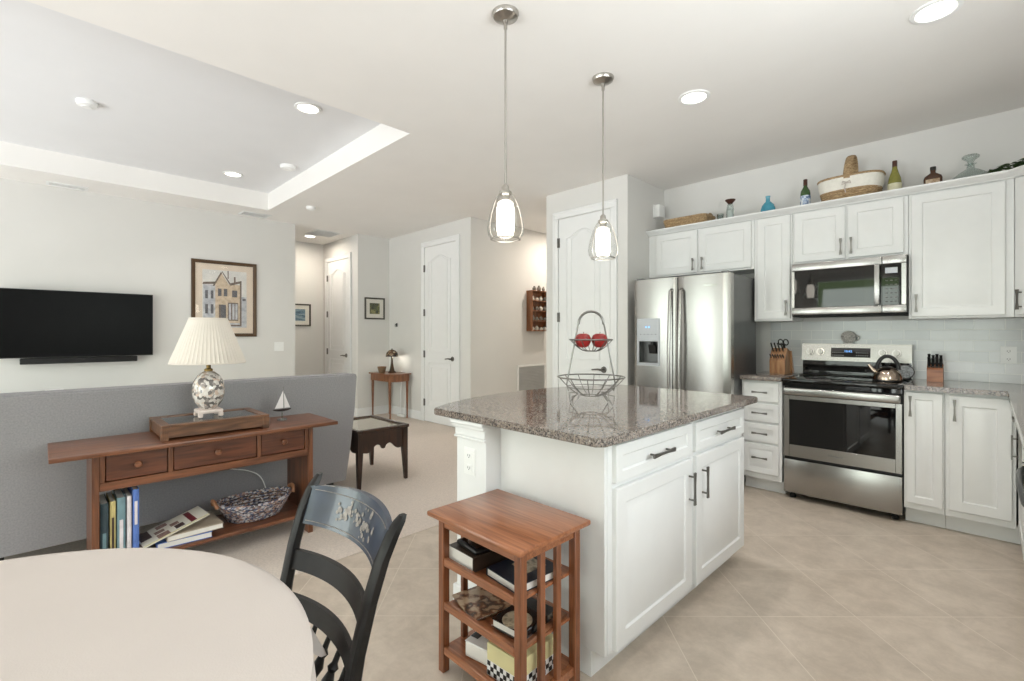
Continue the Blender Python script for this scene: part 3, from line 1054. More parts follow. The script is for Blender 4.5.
mb.loops([[tuple(bgp(x, z, d)) for x, z in ((-0.925, 1.083), (-0.663, 1.083), (-0.663, 1.157), (-0.925, 1.157))] for d in (0.0005, 0.003)], True, True, True)
dp = mb.build('display', M['black_glass'], bg, smooth=0)
text_mesh('clock_digits', '10:42', 0.024, M['digits'], dp, bgp(-0.835, 1.122, 0.0036), X_, up)
mb = MB()
for i in range(6):
    for j in range(2):
        for sx in (-0.915, -0.755):
            p = [bgp(sx + i * 0.014, 1.095 + j * 0.022, 0.0032) + X_ * a + up * b for a, b in ((0, 0), (0.007, 0), (0.007, 0.004), (0, 0.004))]
            mb.face([tuple(v) for v in p])
mb.build('touch_keys', M['grille'], dp, smooth=0)
for kx in (-1.072, -0.998, -0.585, -0.502):
    mb = MB(); mb.tube([bgp(kx, 1.122, 0.0), bgp(kx, 1.122, 0.008)], [0.030, 0.028], 24); 
    k0 = mb.build('knob', M['chrome'], bg)
    mb = MB(); mb.tube([bgp(kx, 1.122, 0.008), bgp(kx, 1.122, 0.030)], [0.022, 0.019], 20)
    mb.loops([[tuple(bgp(kx, 1.122, d) + X_ * a + up * b) for a, b in ((-0.004, -0.024), (0.004, -0.024), (0.004, 0.024), (-0.004, 0.024))] for d in (0.012, 0.036)], True, True, True)
    mb.build('knob_grip', M['steel'], k0)

# microwave ------------------------------------------------------------------
t = thing('microwave', 'stainless over-the-range microwave with a smoked glass door', 'microwave', (-0.77, 4.5, 1.41))
ML, MR, MF = -1.130, -0.414, 4.30
mb = MB(); mb.box(ML, MR, MF + 0.04, WB - 0.002, 1.420, 1.832, 0.003); mb.build('housing', M['black'], t)
mb = MB(); mb.box(ML, MR, MF + 0.02, MF + 0.3, 1.406, 1.4195); mb.build('bottom_vent', M['black_matte'], t)
dd = MB()
sx = -0.552
dd.box(ML, sx, MF, MF + 0.038, 1.772, 1.830, 0.004, 2); dd.box(ML, sx, MF, MF + 0.038, 1.422, 1.478, 0.004, 2)
dd.box(ML, ML + 0.022, MF, MF + 0.038, 1.4785, 1.7715, 0.002)
md = dd.build('microwave_door', M['steel'], t)
mb = MB(); mb.box(ML + 0.0222, sx, MF + 0.004, MF + 0.036, 1.4788, 1.7712); mb.build('door_glass', M['mw_glass'], md)
mb = MB(); mb.box(-1.065, -0.655, MF + 0.003, MF + 0.0042, 1.512, 1.738); mb.build('window_screen', M['black_glass'], md)
mb = MB(); mb.box(-0.592, -0.560, MF - 0.036, MF - 0.020, 1.484, 1.772, 0.006, 2)
mb.box(-0.588, -0.564, MF - 0.025, MF + 0.006, 1.495, 1.52, 0.002); mb.box(-0.588, -0.564, MF - 0.025, MF + 0.006, 1.735, 1.76, 0.002)
mb.build('door_handle', M['steel'], md)
cp = MB()
cp.box(sx + 0.003, MR, MF, MF + 0.038, 1.772, 1.830, 0.004, 2); cp.box(sx + 0.003, MR, MF, MF + 0.038, 1.422, 1.478, 0.004, 2)
cp.box(-0.442, MR, MF, MF + 0.038, 1.4785, 1.7715, 0.002)
cpo = cp.build('control_panel', M['steel'], t)
mb = MB(); mb.box(sx + 0.003, -0.4422, MF + 0.003, MF + 0.036, 1.4788, 1.7712); kp = mb.build('keypad', M['black_glass'], cpo)
mb = MB()
for i in range(3):
    for j in range(6):
        mb.box(-0.530 + i * 0.026, -0.516 + i * 0.026, MF + 0.0024, MF + 0.0032, 1.50 + j * 0.030, 1.506 + j * 0.030)
mb.build('keys', M['grille_dark'], kp)
mb = MB(); mb.box(-0.532, -0.462, MF + 0.0022, MF + 0.0032, 1.705, 1.745); mb.build('display', M['steel_gray'], kp)

# refrigerator ---------------------------------------------------------------
t = thing('refrigerator', 'tall stainless side-by-side refrigerator with a water dispenser', 'refrigerator', (-1.88, 4.2, 0))
FL, FRR, FY, FT = -2.312, -1.450, 3.868, 1.760
SP = -1.895
mb = MB(); mb.box(FL + 0.004, FRR - 0.002, 3.955, 4.470, 0.03, FT - 0.004, 0.004); mb.build('body', M['steel_dark'], t)
mb = MB(); mb.box(FL + 0.01, FRR - 0.01, 3.90, 3.954, 0.012, 0.098); mb.build('grille', M['black'], t)
for fx in (FL + 0.06, FRR - 0.06):
    mb = MB(); mb.lathe([(0.025, 0.0005), (0.025, 0.03)], (fx, 4.35, 0), 12); mb.build('foot', M['black_matte'], t)
    mb = MB(); mb.lathe([(0.025, 0.0005), (0.025, 0.012)], (fx, 3.93, 0), 12); mb.build('foot', M['black_matte'], t)
DX0, DX1, DZ0, DZ1 = -2.272, -2.048, 0.985, 1.408
HX0, HX1, HZ0, HZ1 = -2.252, -2.068, 1.012, 1.205
for (a, b, nm) in ((FL, SP - 0.004, 'freezer_door'), (SP + 0.004, FRR, 'fridge_door')):
    dd = MB()
    n = 14
    # softly bowed front; the left door leaves a hole for the dispenser
    def fy(x):
        u = (x - a) / (b - a) * 2 - 1
        return FY + 0.012 * u * u + (0.010 * max(0, (abs(u) - 0.93) / 0.07) ** 2)
    def slab(xa, xb, za, zb, steps):
        xs_ = [xa + (xb - xa) * i / steps for i in range(steps + 1)]
        poly = [(x, fy(x)) for x in xs_] + [(xb, 3.952), (xa, 3.952)]
        dd.prism(poly, za, zb)
    if nm == 'freezer_door':
        slab(a, HX0, 0.11, FT, 3); slab(HX1, b, 0.11, FT, 8); slab(HX0, HX1, 0.11, HZ0, 6); slab(HX0, HX1, HZ1, FT, 6)
    else:
        slab(a, b, 0.11, FT, n)
    do = dd.build(nm, M['steel'], t, smooth=30)
    hx = SP - 0.046 if nm == 'freezer_door' else SP + 0.046
    mb = MB()
    zt, zb = 1.655, 0.42
    pts = [(hx, fy(hx) + 0.004, zt)] + [(hx, fy(hx) - 0.030 - 0.030 * math.sin(PI * u), zt - 0.02 - (zt - zb - 0.04) * u) for u in [i / 16 for i in range(17)]] + [(hx, fy(hx) + 0.004, zb)]
    mb.tube(pts, 0.012, 10, flat=(1.25, 1.0))
    mb.build('door_handle', M['steel'], do)
    if nm == 'freezer_door':
        f = MB(); yf = FY - 0.004
        for q in ((DX0, HX0, DZ0, DZ1), (HX1, DX1, DZ0, DZ1), (HX0, HX1, DZ0, HZ0), (HX0, HX1, HZ1, DZ1)):
            f.box(q[0], q[1], yf, FY + 0.02, q[2], q[3], 0.001)
        fo = f.build('dispenser_frame', M['steel_gray'], do)
        f = MB()
        f.box(HX0, HX1, 3.944, 3.95, HZ0, HZ1)
        f.box(HX0, HX0 + 0.003, FY + 0.02, 3.945, HZ0, HZ1); f.box(HX1 - 0.003, HX1, FY + 0.02, 3.945, HZ0, HZ1)
        f.box(HX0, HX1, FY + 0.02, 3.945, HZ1 - 0.003, HZ1); f.box(HX0, HX1, FY + 0.015, 3.945, HZ0, HZ0 + 0.004)
        f.build('dispenser_well', M['steel_dark'], fo)
        f = MB(); f.rbox((HX0 + HX1) / 2 + 0.015, 3.915, 1.135, 0.075, 0.014, 0.085, (0.25, 0, 0), 0.004)
        f.tube([((HX0 + HX1) / 2 + 0.015, 3.915, 1.20), ((HX0 + HX1) / 2 + 0.015, 3.915, 1.165)], 0.018, 12)
        f.build('dispenser_paddle', M['black'], fo)
        f = MB()
        for k, dx in enumerate((-0.028, 0.0)):
            f.box(-2.16 + dx, -2.145 + dx, yf - 0.0006, yf, 1.325, 1.338)
        f.build('dispenser_display', M['digits'], fo)
        f = MB()
        for k in range(5):
            f.lathe([(0.006, 0.0), (0.006, 0.0006)], (-2.235 + k * 0.037, 0, 0), 10, axis='z') if False else f.box(-2.240 + k * 0.037, -2.230 + k * 0.037, yf - 0.0006, yf, 1.262, 1.270)
        f.build('dispenser_buttons', M['grille_dark'], fo)
    else:
        text_mesh('badge', 'Whirlpool', 0.026, M['chrome'], do, (-1.665, fy(-1.60) - 0.0012, 1.662), X_, Z_)
for hx in (FL + 0.05, FRR - 0.05):
    mb = MB(); mb.box(hx - 0.03, hx + 0.03, 3.885, 3.98, FT + 0.0005, FT + 0.016, 0.004); mb.build('hinge_cover', M['steel_dark'], t)

# ================================================================== ISLAND
CT = 0.916
outline = [(-0.945, 1.335), (-0.918, 1.362), (-0.922, 2.862), (-0.945, 2.885), (-1.86, 2.885)]
for (x, y) in ((-1.935, 2.72), (-2.0, 2.55), (-2.045, 2.37), (-2.068, 2.18), (-2.07, 2.0), (-2.05, 1.82), (-2.012, 1.65), (-1.955, 1.48), (-1.885, 1.345), (-1.872, 1.335)):
    outline.append((x, y))
mb = MB(); mb.prism(list(reversed(outline)), CT - 0.032, CT)
bmesh.ops.bevel(mb.bm, geom=[e for e in mb.bm.edges if abs(e.verts[0].co.z - e.verts[1].co.z) < 1e-5], offset=0.004, segments=2, affect='EDGES')
solo(mb.build('island_countertop', M['granite']), 'polished speckled granite worktop with a bowed left edge on the island', 'countertop', (-1.5, 2.1, CT - 0.032))

IX, IF = -0.98, -0.96
mb = MB(); mb.box(-1.529, IX - 0.001, 1.445, 1.461, 0.1005, CT - 0.0325, 0.001); mb.box(-1.529, -1.041, 1.445, 1.461, 0.0005, 0.1005)
solo(mb.build('island_wainscot', M['cabinet']), 'plain white end board of the island behind the slatted bookstand', 'island', (-1.26, 1.453, 0))
t = thing('island_post', 'white square post with capital and low knee wall under the worktop bar side', 'post', (-1.63, 2.1, 0))
mb = MB(); mb.box(-1.730, -1.530, 1.360, 1.53, 0.0005, CT - 0.0325, 0.003); mb.build('post', M['trim'], t)
mb = MB()
for (o, z0, z1) in ((0.010, 0.800, 0.812), (0.006, 0.812, 0.850), (0.016, 0.850, 0.866), (0.024, 0.866, CT - 0.033)):
    mb.box(-1.730 - o, -1.530 + o * 0.05, 1.360 - o, 1.53, z0, z1, 0.003)
mb.build('capital', M['trim'], t)
mb = MB(); mb.box(-1.744, -1.5295, 1.346, 1.53, 0.0005, 0.125, 0.005); mb.build('plinth', M['trim'], t)
mb = MB(); mb.box(-1.70, -1.561, 1.5305, 2.79, 0.0005, CT - 0.0325, 0.002); mb.build('knee_wall', M['trim'], t)
mb = MB(); mb.box(-1.712, -1.7002, 1.5305, 2.79, 0.0005, 0.125, 0.003); mb.build('baseboard', M['trim'], t)


def island_unit(y0, y1, da, db, dz, oz, hinge_far, label):
    t = thing('island_cabinet', label, 'cabinet', (-1.25, (y0 + y1) / 2, 0), 0, 'island cabinet units')
    mb = MB(); mb.box(-1.5285, IX, y0, y1, 0.10, CT - 0.0325, 0.001); mb.build('carcass', M['cabinet'], t)
    mb = MB(); mb.box(-1.5285, -1.041, y0, y1, 0.0005, 0.0995); mb.build('toe_kick', M['cabinet'], t)
    mb = MB(); mb.panel((IX, da, dz[0]), Y_, Z_, X_, db - da, dz[1] - dz[0], 0.02, 0.040, True, 0.006)
    d = mb.build('drawer', M['cabinet'], t)
    pull(d, (IF, (da + db) / 2, (dz[0] + dz[1]) / 2 - 0.005), Y_, X_, 0.18)
    mb = MB(); mb.panel((IX, da, oz[0]), Y_, Z_, X_, db - da, oz[1] - oz[0], 0.02, 0.060)
    d = mb.build('cabinet_door', M['cabinet'], t)
    yy = db - 0.030 if hinge_far else da + 0.060
    pull(d, (IF, yy, 0.575), Z_, X_, 0.145)
    return t
island_unit(1.462, 2.134, 1.492, 2.112, (0.722, 0.862), (0.106, 0.702), True, 'island cabinet unit nearest the slatted bookstand, one drawer over a door')
island_unit(2.136, 2.785, 2.160, 2.765, (0.722, 0.858), (0.100, 0.702), False, 'island cabinet unit farther from the camera, toward the range')
plate('outlet', 'socket', 'white double outlet on the island post', 'outlet', (-1.633, 1.360, 0.703), X_, Z_, -Y_, 0.078, 0.118, ((0, 0.027), (0, -0.027)))

# ================================================================== THINGS IN THE KITCHEN
def book_like(name, label, cat, loc, rz, w, d, h, m_cover, pages=True, group=None, tilt=(0, 0), spine='-y', art=None):
    """a closed book lying flat: two covers, spine, page block. loc = centre of its underside"""
    t = thing(name, label, cat, loc, rz, group)
    R = Matrix.Rotation(tilt[0], 4, 'X') @ Matrix.Rotation(tilt[1], 4, 'Y')
    c = 0.003
    mb = MB(); mb.mx = R
    mb.box(-w / 2, w / 2, -d / 2, d / 2, 0.0005, c, 0.001)
    mb.box(-w / 2, w / 2, -d / 2, d / 2, h - c, h, 0.001)
    if spine == '-y': mb.box(-w / 2, w / 2, -d / 2, -d / 2 + c, c, h - c)
    elif spine == '+y': mb.box(-w / 2, w / 2, d / 2 - c, d / 2, c, h - c)
    elif spine == '+x': mb.box(w / 2 - c, w / 2, -d / 2, d / 2, c, h - c)
    else: mb.box(-w / 2, -w / 2 + c, -d / 2, d / 2, c, h - c)
    mb.build('cover', m_cover, t, local=True)
    mb = MB(); mb.mx = R
    mb.box(-w / 2 + 0.004, w / 2 - 0.004, -d / 2 + 0.004, d / 2 - 0.004, c, h - c)
    mb.build('pages', M['paper'], t, local=True)
    for (nm, m, rects) in (art or ()):
        mb = MB(); mb.mx = R
        for (x0, x1, y0, y1) in rects:
            mb.box(x0, x1, y0, y1, h, h + 0.0006)
        mb.build(nm, m, t, smooth=0, local=True)
    return t


# kettle
kc = Vector((-0.527, 4.37, 0.9275))
t = thing('kettle', 'shiny steel tea kettle with a black arched handle on the cooktop', 'kettle', tuple(kc))
M['kettle'] = mat('bronzed_steel', (176, 160, 146), 0.12, 1.0, var=0.08)
mb = MB(); mb.lathe([(0.078, 0), (0.086, 0.006), (0.087, 0.03), (0.080, 0.055), (0.066, 0.078), (0.045, 0.094), (0.036, 0.098)], kc, 32); mb.build('kettle_body', M['kettle'], t)
mb = MB(); mb.lathe([(0.036, 0.097), (0.036, 0.101), (0.02, 0.108), (0.006, 0.110), (0.006, 0.116), (0.014, 0.122), (0.014, 0.130), (0.004, 0.134)], kc, 20); mb.build('lid', M['black'], t)
mb = MB(); mb.tube([kc + Vector((-0.062, -0.012, 0.058)), kc + Vector((-0.088, -0.017, 0.085)), kc + Vector((-0.108, -0.02, 0.118))], [0.020, 0.015, 0.011], 14); mb.build('spout', M['kettle'], t)
mb = MB()
mb.tube([kc + Vector((-0.062 * math.cos(a), 0.01, 0.085 + 0.095 * math.sin(a))) for a in [PI * i / 16 for i in range(17)]], 0.010, 10, flat=(1.0, 1.3)); mb.build('handle', M['black'], t)
mb = MB(); mb.lathe([(0.088, 0.001), (0.0895, 0.004), (0.088, 0.012)], kc, 32, cap0=False, cap1=False); mb.build('base_band', M['black'], t)

# round trinket on the backguard, and small dish on the cooktop
M['pewter'] = mat('patterned_pewter', (186, 182, 178), 0.35, 0.5, var=0.5, scale=90)
t = thing('metal_ornament', 'small round pewter ornament standing on top of the range backguard', 'ornament', (-0.815, 4.665, 1.1905))
mb = MB(); mb.tube([(-0.815, 4.660, 1.244), (-0.815, 4.672, 1.247)], [0.050, 0.050], 24); mb.build('disc', M['pewter'], t)
mb = MB(); mb.box(-0.850, -0.780, 4.650, 4.685, 1.191, 1.200, 0.003); mb.tube([(-0.768, 4.668, 1.262), (-0.745, 4.668, 1.245), (-0.748, 4.668, 1.225), (-0.768, 4.668, 1.215)], 0.006, 8); mb.build('stand', M['pewter'], t)
t = thing('trivet', 'round pale patterned trivet leaning against the black backguard behind the kettle', 'trivet', (-0.445, 4.60, 0.9275))
mb = MB(); mb.tube([(-0.448, 4.604, 0.985), (-0.448, 4.612, 0.988)], [0.047, 0.047], 24); mb.build('disc', mat('pale_ceramic_pattern', (186, 188, 190), 0.3, var=0.5, scale=80), t)
mb = MB(); mb.tube([(-0.448 + 0.049 * math.cos(a), 4.608, 0.9865 + 0.049 * math.sin(a)) for a in [2 * PI * i / 24 for i in range(24)]], 0.004, 6, True); mb.build('rim', M['steel_dark'], t)


def knife(hx, hy, hz, D, L, label, group, m=None):
    """a knife handle standing out of its block, bolster at the bottom"""
    t = thing('knife', label, 'knife', (hx, hy, hz), 0, group)
    p = Vector((hx, hy, hz)); D = Vector(D).normalized()
    mb = MB(); mb.tube([p + D * 0.012, p + D * (0.012 + L * 0.3), p + D * (0.012 + L * 0.8), p + D * (0.012 + L)], [0.006, 0.0072, 0.006, 0.0072], 8, flat=(0.75, 1.25)); mb.build('handle', M['black'], t)
    mb = MB(); mb.tube([p + D * 0.001, p + D * 0.013], 0.0075, 8, flat=(0.6, 1.3)); mb.build('bolster', M['steel'], t)
    return t


# slanted block left of the range
t = thing('knife_block', 'slanted wooden knife block on the counter left of the range', 'knife block', (-1.27, 4.50, 0.9325))
bx0, bx1 = -1.335, -1.215
mb = MB(); mb.prism([(4.44, 0.9325), (4.60, 0.9325), (4.575, 1.125), (4.50, 1.150), (4.435, 1.04)], bx0, bx1, 'yz')
mb.build('block', M['block'], t, smooth=0)
mb = MB(); mb.prism([(4.604, 0.9325), (4.66, 0.9325), (4.585, 1.125), (4.578, 1.125)], bx0 + 0.004, bx1 + 0.012, 'yz'); mb.build('rear_support', M['block'], t, smooth=0)
nd = Vector((0, -0.110, 0.065)).normalized()
lb = 'black-handled knife in the slanted block left of the range'
for i in range(6):
    knife(bx0 + 0.012 + i * 0.0192, 4.452, 1.071 - 0.0015, nd, 0.035, lb, 'knives in the slanted block')
for i in range(4):
    knife(bx0 + 0.018 + i * 0.026, 4.482, 1.121, (0, -0.7, 0.75), 0.085, lb, 'knives in the slanted block')
t = thing('scissors', 'black-looped kitchen scissors standing in the slanted knife block', 'scissors', (-1.236, 4.515, 1.149))
mb = MB()
for s in (-1, 1):
    c0 = Vector((-1.240 + s * 0.020, 4.482, 1.200))
    mb.tube([c0 + Vector((0.018 * math.cos(a), -0.018 * math.sin(a) * 0.6, 0.024 * math.sin(a))) for a in [2 * PI * i / 16 for i in range(16)]], 0.005, 6, True)
mb.tube([(-1.240, 4.515, 1.150), (-1.240, 4.494, 1.180)], 0.010, 8)
mb.build('finger_loops', M['black'], t)

# small upright block right of the range
t = thing('knife_block', 'small reddish block of steak knives on the counter right of the range', 'knife block', (-0.275, 4.50, 0.9325))
mb = MB(); mb.prism([(4.46, 0.9325), (4.545, 0.9325), (4.555, 1.050), (4.50, 1.058), (4.46, 1.02)], -0.318, -0.232, 'yz'); mb.build('block', M['block_red'], t, smooth=0)
for i in range(4):
    for j in range(2):
        knife(-0.306 + i * 0.0207, 4.472 + j * 0.024, 1.032 + j * 0.0225, (0, -0.35, 1), 0.066 - 0.008 * (i % 2), 'black-handled steak knife in the small block right of the range', 'steak knives in the small block')

# ---- decorations on top of the wall cabinets
TOP = 2.2630


def bottle(name, label, x, y, prof, m, cat='bottle', sx=1.0, sy=1.0, label_band=None, cap=None, m_label=None):
    t = thing(name, label, cat, (x, y, TOP))
    mb = MB(); mb.lathe([(r, TOP + h) for r, h in prof], (x, y, 0), 26, sx, sy); mb.build('glass_body', m, t)
    if label_band:
        r, h0, h1 = label_band
        mb = MB(); mb.lathe([(r, TOP + h0), (r + 0.0006, TOP + h0), (r + 0.0006, TOP + h1), (r, TOP + h1)], (x, y, 0), 26, sx, sy, cap0=False, cap1=False)
        mb.build('label', m_label, t)
    if cap:
        rs, m_cap = cap
        mb = MB(); mb.lathe([(r, TOP + h) for r, h in rs], (x, y, 0), 18); mb.build('cap', m_cap, t)
    return t


def tinted(name, rgb, rough=0.08):
    return mat(name, rgb, rough, 0, var=0.12, scale=30, coat=0.6)


M['green_glass'] = tinted('green_bottle_glass', (58, 84, 46))
M['olive_glass'] = tinted('olive_bottle_glass', (132, 128, 58))
M['blue_glass'] = tinted('aqua_blue_glass', (70, 148, 170))
M['brown_glass'] = tinted('whiskey_brown_glass', (70, 42, 26))
M['lab_blue'] = ramp_mat('blue_white_wine_label', [(0.40, (232, 234, 236)), (0.55, (150, 170, 200)), (0.65, (52, 72, 110))], 0.6, 'noise', 40)
M['lab_cream'] = mat('cream_wine_label', (214, 208, 178), 0.6, var=0.1, scale=60)
M['lab_tan'] = ramp_mat('tan_whiskey_label', [(0.35, (206, 188, 162)), (0.6, (150, 116, 84))], 0.6, 'noise', 50)
M['foil'] = mat('dark_red_brown_foil', (74, 44, 34), 0.4, 0.3, var=0.1)
wine = [(0.036, 0.0), (0.037, 0.01), (0.037, 0.17), (0.034, 0.195), (0.02, 0.222), (0.0145, 0.235), (0.0145, 0.285)]
bottle('wine_bottle', 'green wine bottle with a blue and white label on the cabinet tops', -1.085, 4.52, wine, M['green_glass'], label_band=(0.0372, 0.055, 0.155), cap=([(0.0155, 0.240), (0.0155, 0.290), (0.014, 0.2925), (0.001, 0.2925)], M['foil']), m_label=M['lab_blue'])
wine2 = [(0.041, 0.0), (0.042, 0.01), (0.042, 0.13), (0.038, 0.165), (0.025, 0.205), (0.017, 0.235), (0.0145, 0.26), (0.0145, 0.29)]
bottle('wine_bottle', 'olive-yellow wine bottle with a brown foil neck right of the picnic basket', -0.502, 4.52, wine2, M['olive_glass'], label_band=(0.0422, 0.05, 0.125), cap=([(0.0155, 0.25), (0.0155, 0.294), (0.014, 0.297), (0.001, 0.297)], M['foil']), m_label=M['lab_cream'])
flask = [(0.040, 0.0), (0.052, 0.02), (0.061, 0.06), (0.060, 0.10), (0.048, 0.135), (0.028, 0.158), (0.018, 0.166), (0.016, 0.20), (0.020, 0.206), (0.020, 0.214)]
bottle('blue_bottle', 'round aqua-blue glass bottle on the cabinet tops', -1.372, 4.52, flask, M['blue_glass'], sy=0.6)
# rectangular whiskey bottle
t = thing('whiskey_bottle', 'flat brown whiskey bottle with a tan label on the cabinet tops', 'bottle', (-0.288, 4.52, TOP))
mb = MB()
rings = []
for (hw, hd, z) in ((0.050, 0.024, 0.0), (0.052, 0.026, 0.008), (0.052, 0.026, 0.115), (0.046, 0.024, 0.132), (0.024, 0.018, 0.148), (0.015, 0.015, 0.155), (0.015, 0.015, 0.178)):
    rings.append([(-0.288 + hw * math.copysign(abs(math.cos(a)) ** 0.45, math.cos(a)), 4.52 + hd * math.copysign(abs(math.sin(a)) ** 0.45, math.sin(a)), TOP + z) for a in [2 * PI * (i + 0.5) / 24 for i in range(24)]])
mb.loops(rings, True, True, True); mb.build('glass_body', M['brown_glass'], t)
mb = MB(); mb.box(-0.326, -0.250, 4.4928, 4.4940, TOP + 0.03, TOP + 0.108); mb.build('label', M['lab_tan'], t)
mb = MB(); mb.lathe([(0.017, TOP + 0.172), (0.017, TOP + 0.198), (0.001, TOP + 0.198)], (-0.288, 4.52, 0), 18); mb.build('cap', M['black'], t)
# glass decanter
t = thing('decanter', 'clear glass decanter with a flat faceted stopper on the cabinet tops', 'decanter', (-0.095, 4.53, TOP))
mb = MB(); mb.lathe([(0.085, TOP), (0.108, TOP + 0.02), (0.112, TOP + 0.05), (0.095, TOP + 0.09), (0.055, TOP + 0.122), (0.022, TOP + 0.142), (0.018, TOP + 0.165), (0.032, TOP + 0.172), (0.030, TOP + 0.176)], (-0.095, 4.53, 0), 30, 1, 0.6, cap1=False); mb.build('glass_body', M['crystal'], t)
mb = MB(); mb.lathe([(0.012, TOP + 0.160), (0.014, TOP + 0.182), (0.022, TOP + 0.196), (0.044, TOP + 0.212), (0.046, TOP + 0.226), (0.036, TOP + 0.236), (0.001, TOP + 0.238)], (-0.095, 4.53, 0), 10, 1, 0.7); mb.build('stopper', M['crystal'], t)
# glass cruet with brown lid and a small clear tumbler
t = thing('glass_jar', 'slim clear glass jar with a dark brown flared lid on the cabinet tops', 'jar', (-1.685, 4.50, TOP))
mb = MB(); mb.lathe([(0.030, TOP), (0.034, TOP + 0.004), (0.033, TOP + 0.15), (0.026, TOP + 0.185), (0.020, TOP + 0.205)], (-1.685, 4.50, 0), 24); mb.build('glass_body', M['crystal'], t)
mb = MB(); mb.lathe([(0.021, TOP + 0.203), (0.024, TOP + 0.212), (0.044, TOP + 0.234), (0.044, TOP + 0.240), (0.020, TOP + 0.243), (0.001, TOP + 0.243)], (-1.685, 4.50, 0), 24); mb.build('lid', M['foil'], t)
mb = MB(); mb.lathe([(0.024, TOP + 0.005), (0.024, TOP + 0.14), (0.001, TOP + 0.142)], (-1.685, 4.50, 0), 18); mb.build('candle', M['white'], t)
t = thing('glass_tumbler', 'small clear glass tumbler left of the brown-lidded jar', 'glass', (-1.77, 4.49, TOP))
mb = MB(); mb.lathe([(0.024, TOP + 0.0005), (0.030, TOP + 0.12), (0.0285, TOP + 0.12), (0.023, TOP + 0.010), (0.001, TOP + 0.010)], (-1.77, 4.49, 0), 24); mb.build('bowl', M['crystal'], t)
mb = MB(); mb.lathe([(0.031, TOP + 0.117), (0.0315, TOP + 0.121), (0.029, TOP + 0.122)], (-1.77, 4.49, 0), 24, cap0=False, cap1=False); mb.build('rim', M['crystal'], t)

# flat wicker tray-basket
t = thing('wicker_tray', 'shallow rectangular wicker tray above the refrigerator cabinet', 'basket', (-2.08, 4.50, TOP), 0)
def rrect(cx, cy, hx, hy, z, n=6, rr=0.05):
    out = []
    for (sx, sy, a0) in ((1, 1, 0), (-1, 1, PI / 2), (-1, -1, PI), (1, -1, 1.5 * PI)):
        for i in range(n + 1):
            a = a0 + PI / 2 * i / n
            out.append((cx + sx * (hx - rr) + rr * math.cos(a), cy + sy * (hy - rr) + rr * math.sin(a), z))
    return out
mb = MB()
mb.loops([rrect(-2.08, 4.51, 0.19, 0.10, TOP + 0.001), rrect(-2.08, 4.51, 0.205, 0.115, TOP + 0.06), rrect(-2.08, 4.51, 0.215, 0.125, TOP + 0.118), rrect(-2.08, 4.51, 0.205, 0.115, TOP + 0.118), rrect(-2.08, 4.51, 0.182, 0.092, TOP + 0.012)], True, True, True)
for k in range(6):
    mb.tube(rrect(-2.08, 4.51, 0.192 + 0.0045 * k, 0.102 + 0.0045 * k, TOP + 0.012 + 0.019 * k), 0.0075, 6, True)
mb.build('woven_body', M['wicker'], t)
mb = MB(); mb.tube(rrect(-2.08, 4.51, 0.214, 0.124, TOP + 0.125), 0.011, 8, True); mb.build('braided_rim', M['wicker'], t)
mb = MB()
for s in (-1, 1):
    mb.tube([(-2.08 + s * 0.21, 4.51 + 0.05 * math.cos(a), TOP + 0.12 + 0.028 * math.sin(a)) for a in [PI * i / 10 for i in range(11)]], 0.007, 6)
    mb.build('handle', M['wicker'], t); mb = MB()
mb.bm.free()

# picnic basket
t = thing('picnic_basket', 'oval wicker picnic basket with white cloth liner and arched handle', 'basket', (-0.775, 4.52, TOP), 0)
def oval(cx, cy, rx, ry, z, n=36, wob=0.0):
    return [(cx + rx * math.copysign(abs(math.cos(2 * PI * i / n)) ** 0.7, math.cos(2 * PI * i / n)), cy + ry * math.copysign(abs(math.sin(2 * PI * i / n)) ** 0.7, math.sin(2 * PI * i / n)), z + wob * math.sin(8 * PI * i / n)) for i in range(n)]
BX, BYY = -0.775, 4.52
mb = MB()
mb.loops([oval(BX, BYY, 0.165, 0.105, TOP + 0.0005), oval(BX, BYY, 0.180, 0.118, TOP + 0.06), oval(BX, BYY, 0.196, 0.130, TOP + 0.12), oval(BX, BYY, 0.205, 0.138, TOP + 0.21), oval(BX, BYY, 0.196, 0.130, TOP + 0.21), oval(BX, BYY, 0.16, 0.10, TOP + 0.012)], True, True, True)
for k in range(7):
    mb.tube(oval(BX, BYY, 0.169 + 0.0042 * k, 0.109 + 0.0038 * k, TOP + 0.01 + 0.018 * k), 0.007, 6, True)
mb.build('woven_body', M['wicker'], t)
mb = MB()
mb.loops([oval(BX, BYY, 0.199, 0.134, TOP + 0.118, wob=0.006), oval(BX, BYY, 0.209, 0.143, TOP + 0.16), oval(BX, BYY, 0.212, 0.146, TOP + 0.213), oval(BX, BYY, 0.199, 0.134, TOP + 0.216), oval(BX, BYY, 0.16, 0.10, TOP + 0.15)], True, False, True)
mb.build('cloth_liner', mat('white_basket_liner', (232, 228, 218), 0.9, var=0.05, scale=40, bump=0.2, bscale=120), t)
mb = MB(); mb.tube(oval(BX, BYY, 0.211, 0.145, TOP + 0.222), 0.008, 8, True); mb.build('rim', M['wicker'], t)
mb = MB(); mb.tube([(BX + 0.012 * math.sin(a), BYY - 0.142 * math.cos(a), TOP + 0.20 + 0.20 * math.sin(a)) for a in [PI * i / 20 for i in range(21)]], 0.013, 8, flat=(0.55, 2.0)); mb.build('handle', M['wicker'], t)
mb = MB()
for (dx, dz) in ((-0.022, 0.012), (0.022, 0.010)):
    mb.tube([(BX, BYY - 0.152, TOP + 0.165), (BX + dx, BYY - 0.158, TOP + 0.165 + dz), (BX + dx * 1.3, BYY - 0.156, TOP + 0.165 - dz), (BX, BYY - 0.152, TOP + 0.163)], 0.004, 6)
